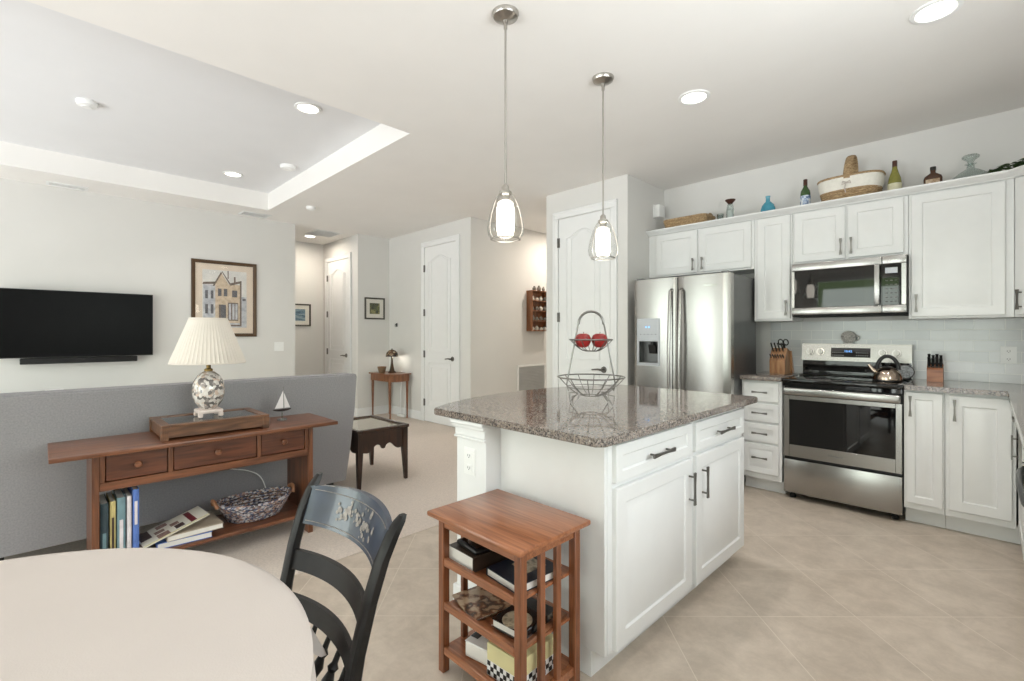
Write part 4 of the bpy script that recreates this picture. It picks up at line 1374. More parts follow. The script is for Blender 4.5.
mb.tube([(BX - 0.004, BYY - 0.152, TOP + 0.165), (BX - 0.012, BYY - 0.150, TOP + 0.125), (BX - 0.006, BYY - 0.146, TOP + 0.09)], 0.003, 6)
mb.build('twine_bow', M['linen'], t)

# ivy at the far right
t = thing('ivy_garland', 'dark green ivy garland lying on the corner cabinet at the right border', 'plant', (0.15, 4.50, TOP))
stem = [Vector((-0.045, 4.42, TOP + 0.045)), Vector((0.03, 4.43, TOP + 0.055)), Vector((0.10, 4.44, TOP + 0.07)), Vector((0.18, 4.43, TOP + 0.085)), Vector((0.27, 4.36, TOP + 0.085))]
mb = MB(); mb.tube(stem, 0.0035, 6)
mb.tube([(0.10, 4.44, TOP + 0.07), (0.12, 4.46, TOP + 0.0005)], 0.003, 6); mb.build('stem', M['leaf'], t)
rnd = random.Random(5)
mb = MB()
for k in range(150):
    u = rnd.random() ** 0.75 * 3.999
    i = int(u); p = stem[i].lerp(stem[i + 1], u - i)
    spread = 0.012 + 0.035 * min(1, u / 2)
    p = p + Vector((rnd.uniform(-1, 1) * spread, rnd.uniform(-1, 1) * spread, rnd.uniform(-0.5, 1) * spread))
    p.z = max(p.z, TOP + 0.028)
    s = rnd.uniform(0.016, 0.030)
    a = rnd.uniform(0, 2 * PI); tl = rnd.uniform(-0.6, 0.8)
    U = Vector((math.cos(a), math.sin(a), tl * 0.5)).normalized(); V = Vector((-math.sin(a), math.cos(a), 0.2)).normalized(); Nn = U.cross(V)
    pts = [p - U * s, p - U * s * 0.2 + V * s * 0.8 - Nn * s * 0.15, p + U * s * 0.3 + V * s * 0.5, p + U * s * 1.1 - Nn * s * 0.2, p + U * s * 0.3 - V * s * 0.5, p - U * s * 0.2 - V * s * 0.8 - Nn * s * 0.15]
    mid = p + Nn * s * 0.12
    for q in range(6):
        mb.face([tuple(mid), tuple(pts[q]), tuple(pts[(q + 1) % 6])])
mb.build('leaves', M['leaf'], t, smooth=0)

# chime box on the pantry side wall
t = thing('door_chime', 'white box mounted high on the pantry side wall', 'chime', (WPS, 4.52, 2.54))
mb = MB(); mb.box(WPS + 0.0005, WPS + 0.012, 4.47, 4.60, 2.465, 2.600, 0.003); mb.build('back_plate', M['white'], t)
mb = MB(); mb.box(WPS + 0.012, WPS + 0.070, 4.475, 4.595, 2.470, 2.595, 0.008, 2); mb.build('cover', M['white'], t)

# ---- pendants over the island
def pendant(y, label):
    x = -1.63
    t = thing('pendant_light', label, 'pendant light', (x, y, CEIL), 0, 'pendants over the island')
    def L(mb, prof, seg=28, c0=True, c1=True):
        mb.lathe([(r, z) for r, z in prof], (x, y, 0), seg, cap0=c0, cap1=c1)
    mb = MB(); L(mb, [(0.064, CEIL - 0.0005), (0.064, CEIL - 0.008), (0.058, CEIL - 0.020), (0.030, CEIL - 0.032), (0.012, CEIL - 0.036), (0.012, CEIL - 0.050), (0.004, CEIL - 0.052)]); mb.build('canopy', M['nickel_bright'], t)
    mb = MB(); mb.tube([(x, y, CEIL - 0.05), (x, y, 1.975)], 0.0052, 10)
    mb.lathe([(0.009, CEIL - 0.075), (0.009, CEIL - 0.05)], (x, y, 0), 10); mb.build('rod', M['nickel_bright'], t)
    mb = MB(); L(mb, [(0.006, 1.985), (0.016, 1.975), (0.018, 1.955), (0.030, 1.948), (0.030, 1.935), (0.020, 1.928), (0.020, 1.905)]); mb.build('socket', M['nickel_bright'], t)
    mb = MB(); L(mb, [(0.030, 1.940), (0.046, 1.918), (0.063, 1.880), (0.077, 1.835), (0.086, 1.790), (0.088, 1.765), (0.083, 1.740), (0.070, 1.724)], 36, False, False); gs = mb.build('glass_shade', M['pendant_glass'], t)
    mb = MB(); L(mb, [(0.072, 1.7245), (0.072, 1.720), (0.066, 1.719), (0.066, 1.7235), (0.070, 1.726)], 36, False, False); mb.build('rim', M['nickel_bright'], gs)
    mb = MB()
    for a in (0.35, 0.35 + 2 * PI / 3, 0.35 + 4 * PI / 3):
        pr = [(0.030, 1.940), (0.0475, 1.918), (0.0645, 1.880), (0.0785, 1.835), (0.0875, 1.790), (0.0895, 1.765), (0.0845, 1.740), (0.072, 1.722)]
        mb.tube([(x + r * math.cos(a), y + r * math.sin(a), z) for r, z in pr], 0.0022, 6)
        mb.build('wire_rib', M['nickel_bright'], gs); mb = MB()
    mb.bm.free()
    mb = MB(); L(mb, [(0.022, 1.905), (0.036, 1.895), (0.043, 1.860), (0.044, 1.800), (0.040, 1.755), (0.034, 1.735), (0.001, 1.733)]); mb.build('frosted_diffuser', M['frosted'], t)
    return t
pendant(1.575, 'nearer pendant lamp of clear glass over the island, higher in the photo')
pendant(2.385, 'farther pendant lamp of clear glass over the island, in front of the pantry door')

# ---- two-tier wire fruit stand (local: x across the view)
FS = thing('fruit_stand', 'two-tier grey wire fruit stand on the island worktop', 'fruit stand', (-1.415, 1.965, CT + 0.0005), math.radians(45))
def bowl(name, R, zr, zb, r_base, nw, sag=1.6):
    mb = MB()
    mb.tube([(R * math.cos(a), R * math.sin(a), zr) for a in [2 * PI * i / 40 for i in range(40)]], 0.0036, 8, True)
    mb.tube([(r_base * math.cos(a), r_base * math.sin(a), zb) for a in [2 * PI * i / 24 for i in range(24)]], 0.0025, 6, True)
    for k in range(nw):
        a = 2 * PI * (k + 0.5) / nw
        mb.tube([((r_base + (R - r_base) * u) * math.cos(a), (r_base + (R - r_base) * u) * math.sin(a), zb + (zr - zb) * u ** sag) for u in [i / 8 for i in range(9)]], 0.0022, 6)
    if name == 'lower_bowl':
        rm = r_base + (R - r_base) * 0.62
        mb.tube([(rm * math.cos(a), rm * math.sin(a), zb + (zr - zb) * 0.62 ** sag) for a in [2 * PI * i / 32 for i in range(32)]], 0.0022, 6, True)
    return mb.build(name, M['wire'], FS, local=True)
bowl('lower_bowl', 0.166, 0.138, 0.045, 0.040, 12)
bowl('upper_bowl', 0.106, 0.325, 0.268, 0.030, 10)
mb = MB()
hp = [(-0.112, 0, 0.068), (-0.122, 0, 0.10), (-0.115, 0, 0.14), (-0.080, 0, 0.325), (-0.066, 0, 0.40)]
arc = [(-0.052 * math.cos(PI * i / 12) * 1.2, 0, 0.405 + 0.062 * math.sin(PI * i / 12)) for i in range(13)]
mb.tube(hp + arc + [(-p[0], 0, p[2]) for p in reversed(hp)], [0.004] * 5 + [0.0062] * 13 + [0.004] * 5, 8)
mb.build('handle', M['wire'], FS, local=True)
for a in (0.6, PI - 0.6, PI + 0.6, -0.6):
    mb = MB(); ca, sa = math.cos(a), math.sin(a)
    mb.tube([(0.075 * ca, 0.075 * sa, 0.056), (0.125 * ca, 0.125 * sa, 0.050), (0.118 * ca, 0.118 * sa, 0.004), (0.075 * ca, 0.075 * sa, 0.052)], 0.0028, 6)
    mb.build('leg', M['wire'], FS, local=True)
rt = Vector((math.cos(PI / 4), math.sin(PI / 4), 0)); fw = Vector((-math.sin(PI / 4), math.cos(PI / 4), 0))
for (a, b, lab) in ((-0.042, -0.014, 'red apple on the left of the fruit stand upper bowl'), (0.040, -0.012, 'red apple on the right of the fruit stand upper bowl')):
    c = Vector((-1.415, 1.965, CT + 0.287)) + rt * a + fw * b
    t = thing('apple', lab, 'apple', tuple(c), 0, 'apples in the fruit stand')
    mb = MB(); mb.lathe([(0.001, 0.006), (0.015, 0.0), (0.030, 0.008), (0.039, 0.028), (0.040, 0.045), (0.032, 0.062), (0.018, 0.069), (0.006, 0.064), (0.001, 0.058)], c, 24); mb.build('flesh', M['apple'], t)
    mb = MB(); mb.tube([c + Vector((0, 0, 0.058)), c + Vector((0.003, 0.002, 0.078))], 0.0015, 6); mb.build('stem', M['walnut'], t)

# ---- slatted bookstand in front of the island
BS = (-1.2575, 1.225)
t = thing('bookstand', 'reddish oak slatted bookstand with three shelves against the island end', 'bookstand', (BS[0], BS[1], 0))
x0, x1, y0, y1 = -1.470, -1.037, 1.068, 1.375
mb = MB(); mb.box(-1.503, -1.010, 1.036, 1.405, 0.583, 0.603, 0.007, 2); mb.build('top', M['oak'], t)
for lx in (x0, x1 - 0.030):
    for ly in (y0, y1 - 0.030):
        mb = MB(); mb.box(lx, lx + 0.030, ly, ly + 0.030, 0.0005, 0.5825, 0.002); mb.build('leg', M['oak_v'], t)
for lx in (x0 + 0.006, x1 - 0.024):
    for k in (1, 2):
        yy = y0 + 0.030 + (y1 - y0 - 0.06) * k / 3 - 0.011
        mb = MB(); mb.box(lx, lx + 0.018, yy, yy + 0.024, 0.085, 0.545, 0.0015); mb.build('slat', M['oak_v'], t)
    mb = MB(); mb.box(lx, lx + 0.018, y0 + 0.030, y1 - 0.030, 0.545, 0.5825, 0.001); mb.build('side_rail', M['oak'], t)
    mb = MB(); mb.box(lx, lx + 0.018, y0 + 0.030, y1 - 0.030, 0.055, 0.085, 0.001); mb.build('side_rail', M['oak'], t)
SH = (0.408, 0.245, 0.078)
for z in SH:
    mb = MB(); mb.box(x0 + 0.0245, x1 - 0.0245, y0 + 0.020, y1 - 0.004, z, z + 0.010); s = mb.build('shelf', M['oak'], t)
    mb = MB(); mb.box(x0 + 0.0305, x1 - 0.0305, y0 + 0.001, y0 + 0.0195, z - 0.006, z + 0.024, 0.003); mb.build('lip', M['oak'], s)
mb = MB(); mb.box(x0 + 0.0305, x1 - 0.0305, y0 + 0.004, y0 + 0.022, 0.545, 0.5825, 0.001); mb.build('front_rail', M['oak'], t)

M['navy'] = mat('dark_navy_book_cloth', (26, 30, 42), 0.35, var=0.15)
M['dark_brown'] = mat('dark_brown_cover', (64, 52, 42), 0.4, var=0.2)
M['animal'] = ramp_mat('animal_print_cover', [(0.0, (160, 132, 104)), (0.42, (184, 158, 128)), (0.5, (120, 76, 46)), (0.58, (50, 34, 26)), (0.66, (170, 140, 110))], 0.35, 'noise', 22, coat=0.4)
M['glossy_dark'] = mat('glossy_black_cover', (22, 22, 23), 0.15, var=0.2, coat=0.5)
M['brown_cover'] = ramp_mat('brown_scene_cover', [(0.3, (74, 44, 30)), (0.6, (150, 98, 66)), (0.75, (60, 40, 32))], 0.3, 'noise', 14)
M['portrait'] = ramp_mat('cover_picture_tan', [(0.35, (90, 78, 62)), (0.55, (196, 178, 148)), (0.7, (126, 116, 98))], 0.3, 'noise', 30)
M['tin_yellow'] = mat('pale_yellow_tin', (222, 212, 160), 0.4, var=0.05)
M['checker'] = None
book_like('thick_book', 'thick pale-paged book lying under the black tablet on the upper bookstand shelf', 'book', (-1.366, 1.206, SH[0] + 0.0105), math.radians(-2), 0.150, 0.225, 0.055, M['dark_brown'], spine='+x')
t = thing('tablet', 'black tablet in a padded case on top of the thick book', 'tablet', (-1.350, 1.205, SH[0] + 0.0665), math.radians(-6))
mb = MB(); mb.box(-0.066, 0.066, -0.095, 0.095, 0.0005, 0.020, 0.008, 3); mb.build('case', M['black'], t, local=True)
mb = MB(); mb.box(-0.056, 0.056, -0.084, 0.084, 0.0202, 0.0216, 0.0005); mb.build('screen', M['glossy_dark'], t, local=True)
book_like('navy_book', 'dark navy hardback lying on the right of the upper bookstand shelf', 'book', (-1.158, 1.210, SH[0] + 0.0105), math.radians(-5), 0.172, 0.205, 0.030, M['navy'], spine='-x', art=[('cover_picture', M['portrait'], [(-0.045, 0.04, -0.02, 0.07)])])
book_like('magazine', 'animal-print magazine lying on the left of the middle bookstand shelf', 'magazine', (-1.335, 1.205, SH[1] + 0.0225), math.radians(-14), 0.180, 0.225, 0.009, M['animal'], tilt=(0.05, 0.04), spine='-x')
book_like('brown_book', 'brown illustrated book lying under the oval-portrait book on the middle shelf', 'book', (-1.148, 1.225, SH[1] + 0.0105), math.radians(4), 0.168, 0.225, 0.013, M['brown_cover'], spine='+x')
bk = book_like('portrait_book', 'glossy black book with a round picture on the right of the middle bookstand shelf', 'book', (-1.142, 1.195, SH[1] + 0.0255), math.radians(5), 0.135, 0.190, 0.028, M['glossy_dark'], spine='+x')
mb = MB(); mb.lathe([(0.052, 0.0281), (0.052, 0.0287), (0.001, 0.0287)], (0.005, -0.045, 0), 28); mb.build('cover_picture', M['portrait'], bk, local=True)
# bottom shelf: small white box and a yellow tin with a chequered band
t = thing('paper_box', 'small white paperback pack lying on the bottom bookstand shelf', 'book', (-1.322, 1.215, SH[2] + 0.0105), math.radians(10))
mb = MB(); mb.box(-0.055, 0.055, -0.10, 0.10, 0.0005, 0.054, 0.003); mb.build('pages', M['paper'], t, local=True)
mb = MB(); mb.box(-0.056, 0.056, -0.101, 0.101, 0.0545, 0.058, 0.001); mb.build('cover', M['white'], t, local=True)
mb = MB(); mb.box(-0.054, -0.02, -0.07, 0.05, 0.0581, 0.0586); mb.build('cover_band', M['navy'], t, local=True)
t = thing('tin_box', 'pale yellow tin with a black and white chequered band on the bottom bookstand shelf', 'tin', (-1.160, 1.200, SH[2] + 0.0105), math.radians(3))
mb = MB(); mb.box(-0.078, 0.078, -0.095, 0.095, 0.0005, 0.112, 0.004, 2); mb.build('body', M['tin_yellow'], t, local=True)
def chequers(parity, nm, m):
    mb = MB()
    n = 10; cw = 0.15 / n
    for r in range(3):
        for i in range(n):
            if (i + r) % 2 == parity:
                xa = -0.075 + i * cw
                mb.box(xa, xa + cw, -0.0958, -0.0952, 0.004 + r * 0.016, 0.004 + (r + 1) * 0.016)
                if 0.075 > xa: mb.box(0.0782, 0.0788, -0.09 + i * 0.018, -0.09 + (i + 1) * 0.018, 0.004 + r * 0.016, 0.004 + (r + 1) * 0.016)
    return mb.build(nm, m, t, smooth=0, local=True)
mb = MB(); mb.box(-0.0765, 0.0765, -0.0954, -0.0950, 0.002, 0.054); mb.box(0.0780, 0.0784, -0.092, 0.092, 0.002, 0.054); mb.build('white_band', M['white'], t, smooth=0, local=True)
cb = chequers(0, 'chequered_band', M['black'])

# ================================================================== LIVING ROOM
# sofa seen from behind
SX = -3.55
t = thing('sofa', 'grey fabric sofa seen from behind, its flat back toward the camera', 'sofa', (-4.0, 0.7, 0.004))
SY0, SY1 = -0.62, 1.79
mb = MB()
# slab back whose right end leans inward toward the floor
outer = [(SY0, 0.955), (SY1 - 0.02, 0.955), (SY1 - 0.004, 0.948), (SY1, 0.93), (SY1 - 0.02, 0.70), (SY1 - 0.055, 0.40), (SY1 - 0.09, 0.13), (SY0, 0.13)]
mb.prism(outer, SX - 0.17, SX, 'yz')
bmesh.ops.bevel(mb.bm, geom=[e for e in mb.bm.edges if abs(e.verts[0].co.x - e.verts[1].co.x) < 1e-5 and max(e.verts[0].co.z, e.verts[1].co.z) > 0.2], offset=0.012, segments=3, affect='EDGES')
mb.build('back', M['sofa'], t)
mb = MB(); mb.box(SX - 0.93, SX - 0.1705, SY0 + 0.02, SY1 - 0.13, 0.13, 0.30, 0.01, 2); mb.build('seat_base', M['sofa'], t)
for (ya, yb) in ((SY0 + 0.20, 0.575), (0.585, SY1 - 0.215)):
    mb = MB(); mb.box(SX - 0.92, SX - 0.172, ya, yb, 0.302, 0.46, 0.035, 3); mb.build('seat_cushion', M['sofa'], t)
    mb = MB(); mb.rbox(SX - 0.26, (ya + yb) / 2, 0.68, 0.16, yb - ya, 0.42, (0, 0.10, 0), 0.05, 3); mb.build('back_cushion', M['sofa'], t)
for (ya, yb) in ((SY0, SY0 + 0.19), (SY1 - 0.205, SY1 - 0.01)):
    mb = MB()
    mb.prism([(SX - 0.171, 0.13), (SX - 0.171, 0.80), (SX - 0.26, 0.69), (SX - 0.45, 0.64), (SX - 0.92, 0.62), (SX - 0.94, 0.58), (SX - 0.94, 0.13)], ya, yb, 'xz')
    bmesh.ops.bevel(mb.bm, geom=[e for e in mb.bm.edges if abs(e.verts[0].co.y - e.verts[1].co.y) < 1e-5 or True], offset=0.012, segments=2, affect='EDGES')
    mb.build('arm', M['sofa'], t)
for lx in (SX - 0.05, SX - 0.88):
    for ly in (-0.16, SY1 - 0.20):
        mb = MB(); mb.lathe([(0.020, 0.0045), (0.030, 0.129)], (lx, ly, 0), 14); mb.build('leg', M['black'], t)

# console table ---------------------------------------------------------
t = thing('console_table', 'long cherry console table with three drawers behind the grey sofa', 'table', (-3.23, 0.70, 0.004))
cx0, cx1 = -3.42, -3.055
mb = MB(); mb.box(-3.472, -3.008, 0.026, 1.384, 0.678, 0.700, 0.004, 2); mb.build('tabletop', M['cherry'], t)
for (ya, yb) in ((0.176, 0.204), (1.210, 1.238)):
    mb = MB()
    mb.prism([(cx0, 0.0045), (cx0 + 0.07, 0.0045), (cx0 + 0.10, 0.05), (cx1 - 0.10, 0.05), (cx1 - 0.07, 0.0045), (cx1, 0.0045), (cx1, 0.6775), (cx0, 0.6775)], ya, yb, 'xz')
    mb.build('side_panel', M['cherry_end'], t, smooth=0)
mb = MB(); mb.box(cx0 + 0.005, cx1 - 0.004, 0.2045, 1.2095, 0.498, 0.540, 0.002); mb.build('drawer_rail', M['cherry'], t)
mb = MB(); mb.box(cx0, cx0 + 0.012, 0.2045, 1.2095, 0.5405, 0.6775); mb.build('back_panel', M['cherry'], t)
for ya, yb in ((0.2045, 0.226), (0.480, 0.502), (0.912, 0.934), (1.1895, 1.2095)):
    mb = MB(); mb.box(cx1 - 0.05, cx1 - 0.004, ya, yb, 0.5405, 0.6775, 0.0015); mb.build('divider', M['cherry_end'], t)
for ya, yb in ((0.229, 0.477), (0.505, 0.909), (0.937, 1.1865)):
    mb = MB(); mb.box(cx1 - 0.30, cx1 - 0.010, ya, yb, 0.5435, 0.6735, 0.002)
    d = mb.build('drawer', M['cherry_dark'], t)
    mb = MB(); yc = (ya + yb) / 2; zc = 0.610
    mb.lathe([(0.010, 0), (0.007, 0.010), (0.015, 0.020), (0.017, 0.027), (0.012, 0.033), (0.001, 0.034)], (cx1 - 0.010, yc, zc), 18, axis='x'); mb.build('knob', M['cherry'], d)
mb = MB(); mb.box(cx0 + 0.005, cx1 - 0.002, 0.2045, 1.2095, 0.112, 0.134, 0.002); mb.build('shelf', M['cherry'], t)
SHZ = 0.1345

def upright_book(label, y0, y1, h, m_cover, bands=(), lean=0.0):
    depth = 0.21
    xb = -3.085
    t = thing('book', label, 'book', (xb - depth / 2, (y0 + y1) / 2, SHZ), 0, 'books standing on the console shelf')
    c = 0.0025
    mb = MB()
    mb.box(xb - depth, xb, y0, y0 + c, SHZ + 0.0005, SHZ + h, 0.0008); mb.box(xb - depth, xb, y1 - c, y1, SHZ + 0.0005, SHZ + h, 0.0008)
    mb.loops([[(xb - 0.002, y0, z), (xb + 0.003, y0 + (y1 - y0) * 0.25, z), (xb + 0.003, y0 + (y1 - y0) * 0.75, z), (xb - 0.002, y1, z), (xb - 0.004, y1 - c, z), (xb - 0.004, y0 + c, z)] for z in (SHZ + 0.0005, SHZ + h)], True, True, True)
    mb.build('cover', m_cover, t)
    mb = MB(); mb.box(xb - depth + 0.004, xb - 0.005, y0 + c, y1 - c, SHZ + 0.004, SHZ + h - 0.004); mb.build('pages', M['paper'], t)
    for (z0, z1, m) in bands:
        mb = MB(); mb.box(xb + 0.003, xb + 0.0036, y0 + (y1 - y0) * 0.28, y1 - (y1 - y0) * 0.28, SHZ + z0, SHZ + z1); mb.build('spine_lettering', m, t)
    return t
def cloth(name, rgb): return mat(name, rgb, 0.55, var=0.12, scale=20)
M['teal_dark'] = cloth('dark_teal_cover', (58, 76, 82)); M['cream_cover'] = cloth('cream_yellow_cover', (206, 190, 130))
M['teal_pale'] = cloth('pale_teal_cover', (120, 150, 158)); M['white_cover'] = cloth('white_cover', (226, 218, 220)); M['blue_cover'] = cloth('blue_cover', (88, 120, 190))
M['maroon'] = mat('maroon_print', (104, 30, 40), 0.5, var=0.1); M['print_dark'] = mat('dark_photo_print', (64, 44, 40), 0.4, var=0.5, scale=60); M['print_mid'] = mat('brown_photo_print', (140, 110, 100), 0.4, var=0.5, scale=60)
upright_book('dark teal book standing at the left end of the console shelf', 0.209, 0.240, 0.296, M['teal_dark'], ((0.04, 0.15, M['teal_pale']),))
upright_book('cream yellow book standing second from the left on the console shelf', 0.246, 0.268, 0.300, M['cream_cover'], ((0.06, 0.22, M['dark_brown']),))
upright_book('pale teal book standing in the middle of the upright row', 0.273, 0.306, 0.312, M['teal_pale'], ((0.05, 0.20, M['white_cover']),))
upright_book('thin white book standing left of the blue book', 0.312, 0.330, 0.312, M['white_cover'])
upright_book('bright blue book standing at the right end of the upright row', 0.335, 0.361, 0.340, M['blue_cover'], ((0.16, 0.28, M['white_cover']),))

book_like('large_book', 'large white-paged book with a blue spine lying flat under the tan book', 'book', (-3.190, 0.565, SHZ), math.radians(-3), 0.235, 0.250, 0.032, M['blue_cover'], spine='-y')
M['pale_cover'] = cloth('tan_grey_cover', (186, 172, 154))
book_like('large_book', 'large tan-covered book on top of the white blue-spined book', 'book', (-3.190, 0.605, SHZ + 0.0325), math.radians(2), 0.235, 0.265, 0.030, M['pale_cover'], spine='-y')
M['cover_white'] = mat('glossy_white_magazine', (226, 220, 206), 0.3, var=0.03)
mg = book_like('magazine', 'glossy catalogue with a wine-red title block sliding off the flat books', 'magazine', (-3.165, 0.518, SHZ + 0.078), math.radians(5), 0.195, 0.310, 0.007, M['cover_white'], tilt=(0.29, 0.0), spine='+y',
    art=[('title_block', M['maroon'], [(-0.080, 0.080, 0.070, 0.098)]),
         ('cover_photo', M['print_dark'], [(-0.095, 0.02, -0.150, -0.10), (0.02, 0.07, 0.0, 0.042)]),
         ('cover_photos', M['print_mid'], [(-0.03, 0.01, -0.01, 0.03), (-0.085, -0.04, -0.065, -0.015), (0.03, 0.085, -0.085, -0.03), (-0.02, 0.015, -0.085, -0.04)]),
         ('yellow_edge', M['tin_yellow'], [(0.088, 0.0972, -0.154, 0.154)])])

# woven paper basket on the shelf
bc = (-3.230, 0.948)
t = thing('woven_basket', 'oval basket woven from coloured paper with two leather handles on the console shelf', 'basket', (bc[0], bc[1], SHZ), 0)
M['paper_weave'] = ramp_mat('woven_magazine_paper', [(0.0, (62, 66, 86)), (0.18, (176, 172, 178)), (0.36, (132, 104, 98)), (0.5, (206, 200, 196)), (0.64, (96, 104, 128)), (0.78, (168, 138, 122)), (0.9, (70, 62, 62))], 0.55, 'cells', 78, True, bump=0.3, stretch=(1, 1, 2.0))
mb = MB()
def ov(rx, ry, z): return [(bc[0] + ry * math.cos(2 * PI * i / 48), bc[1] + rx * math.sin(2 * PI * i / 48), SHZ + z + 0.014 * (z / 0.11) * abs(math.sin(2 * PI * i / 48)) ** 3) for i in range(48)]
mb.loops([ov(0.125, 0.085, 0.001), ov(0.160, 0.110, 0.026), ov(0.188, 0.132, 0.062), ov(0.206, 0.148, 0.104), ov(0.200, 0.142, 0.106)], True, True, False)
for k in range(6):
    mb.tube(ov(0.142 + 0.0115 * k, 0.096 + 0.0094 * k, 0.012 + 0.0175 * k), 0.0095, 6, True)
mb.build('woven_body', M['paper_weave'], t)
mb = MB(); mb.loops([ov(0.198, 0.140, 0.105), ov(0.180, 0.124, 0.062), ov(0.150, 0.100, 0.028), ov(0.10, 0.06, 0.016)], True, False, True)
for k in range(4):
    mb.tube(ov(0.160 + 0.0115 * k, 0.108 + 0.0094 * k, 0.036 + 0.0185 * k), 0.006, 6, True)
mb.build('inside_weave', ramp_mat('brown_paper_weave', [(0.0, (58, 46, 42)), (0.3, (128, 100, 84)), (0.55, (86, 70, 62)), (0.8, (150, 130, 116))], 0.6, 'cells', 80, True), t)
mb = MB(); mb.tube(ov(0.205, 0.147, 0.110), 0.010, 8, True); mb.build('rim', M['paper_weave'], t)
M['leather'] = mat('tan_leather', (150, 104, 74), 0.5, var=0.1)
for s in (-1, 1):
    mb = MB(); mb.tube([(bc[0] + 0.045 * math.cos(a), bc[1] + s * (0.213 + 0.012 * math.sin(a)), SHZ + 0.112 + 0.036 * math.sin(a)) for a in [PI * i / 12 for i in range(13)]], 0.011, 8); mb.build('handle', M['leather'], t)
t = thing('lamp_cord', 'white lamp cord hanging behind the console into the basket shadow', 'cord', (-3.485, 0.80, 0.30))
mb = MB(); mb.tube(smooth([(-3.485, 0.66, 0.66), (-3.485, 0.70, 0.56), (-3.485, 0.76, 0.47), (-3.485, 0.86, 0.40), (-3.485, 0.98, 0.36), (-3.485, 1.06, 0.30), (-3.485, 1.10, 0.18), (-3.485, 1.12, 0.03)]), 0.0035, 8); mb.build('cord', M['white'], t)
mb = MB(); mb.box(-3.500, -3.470, 1.105, 1.135, 0.006, 0.034, 0.004); mb.build('plug', M['white'], t)

# shadow-box tray on the console
t = thing('display_box', 'rustic wooden display box with a glass top on the console', 'display box', (-3.285, 0.72, 0.7005))
a0, a1, b0, b1, z0, z1 = -3.475, -3.088, 0.452, 0.988, 0.7005, 0.782
for (xx, yy) in ((a0, b0), (a1 - 0.035, b0), (a0, b1 - 0.035), (a1 - 0.035, b1 - 0.035)):
    mb = MB(); mb.box(xx, xx + 0.035, yy, yy + 0.035, z0, z1 - 0.012, 0.002)
    for k in range(3): mb.box(a1 - 0.0005 if xx > -3.3 else xx - 0.001, a1 + 0.0015 if xx > -3.3 else xx, yy + 0.007 + k * 0.009, yy + 0.011 + k * 0.009, z0 + 0.006, z1 - 0.016)
    mb.build('corner_post', M['walnut'], t)
for q in ((a0 + 0.006, a1 - 0.006, b0 + 0.006, b0 + 0.02), (a0 + 0.006, a1 - 0.006, b1 - 0.02, b1 - 0.006), (a0 + 0.006, a0 + 0.02, b0 + 0.02, b1 - 0.02), (a1 - 0.02, a1 - 0.006, b0 + 0.02, b1 - 0.02)):
    mb = MB(); mb.box(q[0], q[1], q[2], q[3], z0 + 0.012, z1 - 0.012, 0.001); mb.build('side', M['walnut'], t)
mb = MB(); b = 0.045
for q in ((a0, a1, b0, b0 + b), (a0, a1, b1 - b, b1), (a0, a0 + b, b0 + b, b1 - b), (a1 - b, a1, b0 + b, b1 - b)):
    mb.box(q[0], q[1], q[2], q[3], z1 - 0.0115, z1, 0.002)
fr = mb.build('lid_frame', M['walnut'], t)
mb = MB(); mb.box(a0 + b - 0.003, a1 - b + 0.003, b0 + b - 0.003, b1 - b + 0.003, z1 - 0.008, z1 - 0.004); mb.build('glass', M['table_glass'], fr)
mb = MB(); mb.box(a0 + 0.02, a1 - 0.02, b0 + 0.02, b1 - 0.02, z0 + 0.02, z0 + 0.026); mb.build('lining', mat('grey_lining', (150, 144, 134), 0.8, var=0.2, scale=30), t)

# table lamp
lc = (-3.285, 0.712, 0.7785)
t = thing('table_lamp', 'table lamp with a shell-filled globe and cream pleated shade', 'lamp', lc)
mb = MB()
for sx in (-1, 1):
    for sy in (-1, 1):
        mb.box(lc[0] + sx * 0.052 - 0.012, lc[0] + sx * 0.052 + 0.012, lc[1] + sy * 0.052 - 0.012, lc[1] + sy * 0.052 + 0.012, lc[2] + 0.0045, lc[2] + 0.03, 0.004)
mb.box(lc[0] - 0.064, lc[0] + 0.064, lc[1] - 0.064, lc[1] + 0.064, lc[2] + 0.025, lc[2] + 0.048, 0.008, 2)
mb.build('foot', M['shell_base'], t)
mb = MB(); mb.lathe([(0.036, 0.048), (0.052, 0.062), (0.072, 0.092), (0.083, 0.132), (0.085, 0.170), (0.076, 0.212), (0.055, 0.248), (0.032, 0.266), (0.018, 0.272)], lc, 36); mb.build('globe', M['shell'], t)
mb = MB(); mb.lathe([(0.022, 0.271), (0.022, 0.283), (0.012, 0.288), (0.012, 0.305), (0.017, 0.308), (0.017, 0.345), (0.010, 0.348)], lc, 18)
mb.tube([(lc[0], lc[1], lc[2] + 0.345), (lc[0], lc[1], lc[2] + 0.57)], 0.004, 8)
mb.tube([(lc[0] + 0.015, lc[1], lc[2] + 0.328), (lc[0] + 0.015, lc[1] - 0.040, lc[2] + 0.328)], 0.003, 6); mb.build('neck', M['brass'], t)
mb = MB()
npl = 54
def pl(a, h): return 1 + 0.018 * (1 if int(round(a / (PI / npl))) % 2 else -1)
mb.lathe([(0.191, 0.318), (0.192, 0.326), (0.146, 0.45), (0.098, 0.580), (0.094, 0.586)], lc, npl * 2, cap0=False, cap1=False, wob=pl)
mb.lathe([(0.190, 0.326), (0.144, 0.45), (0.096, 0.580)], lc, npl * 2, cap0=False, cap1=False, wob=pl)
sh = mb.build('lamp_shade', M['shade'], t, smooth=60)
mb = MB(); mb.tube([(lc[0] + 0.193 * math.cos(a), lc[1] + 0.193 * math.sin(a), lc[2] + 0.321) for a in [2 * PI * i / 48 for i in range(48)]], 0.004, 6, True)
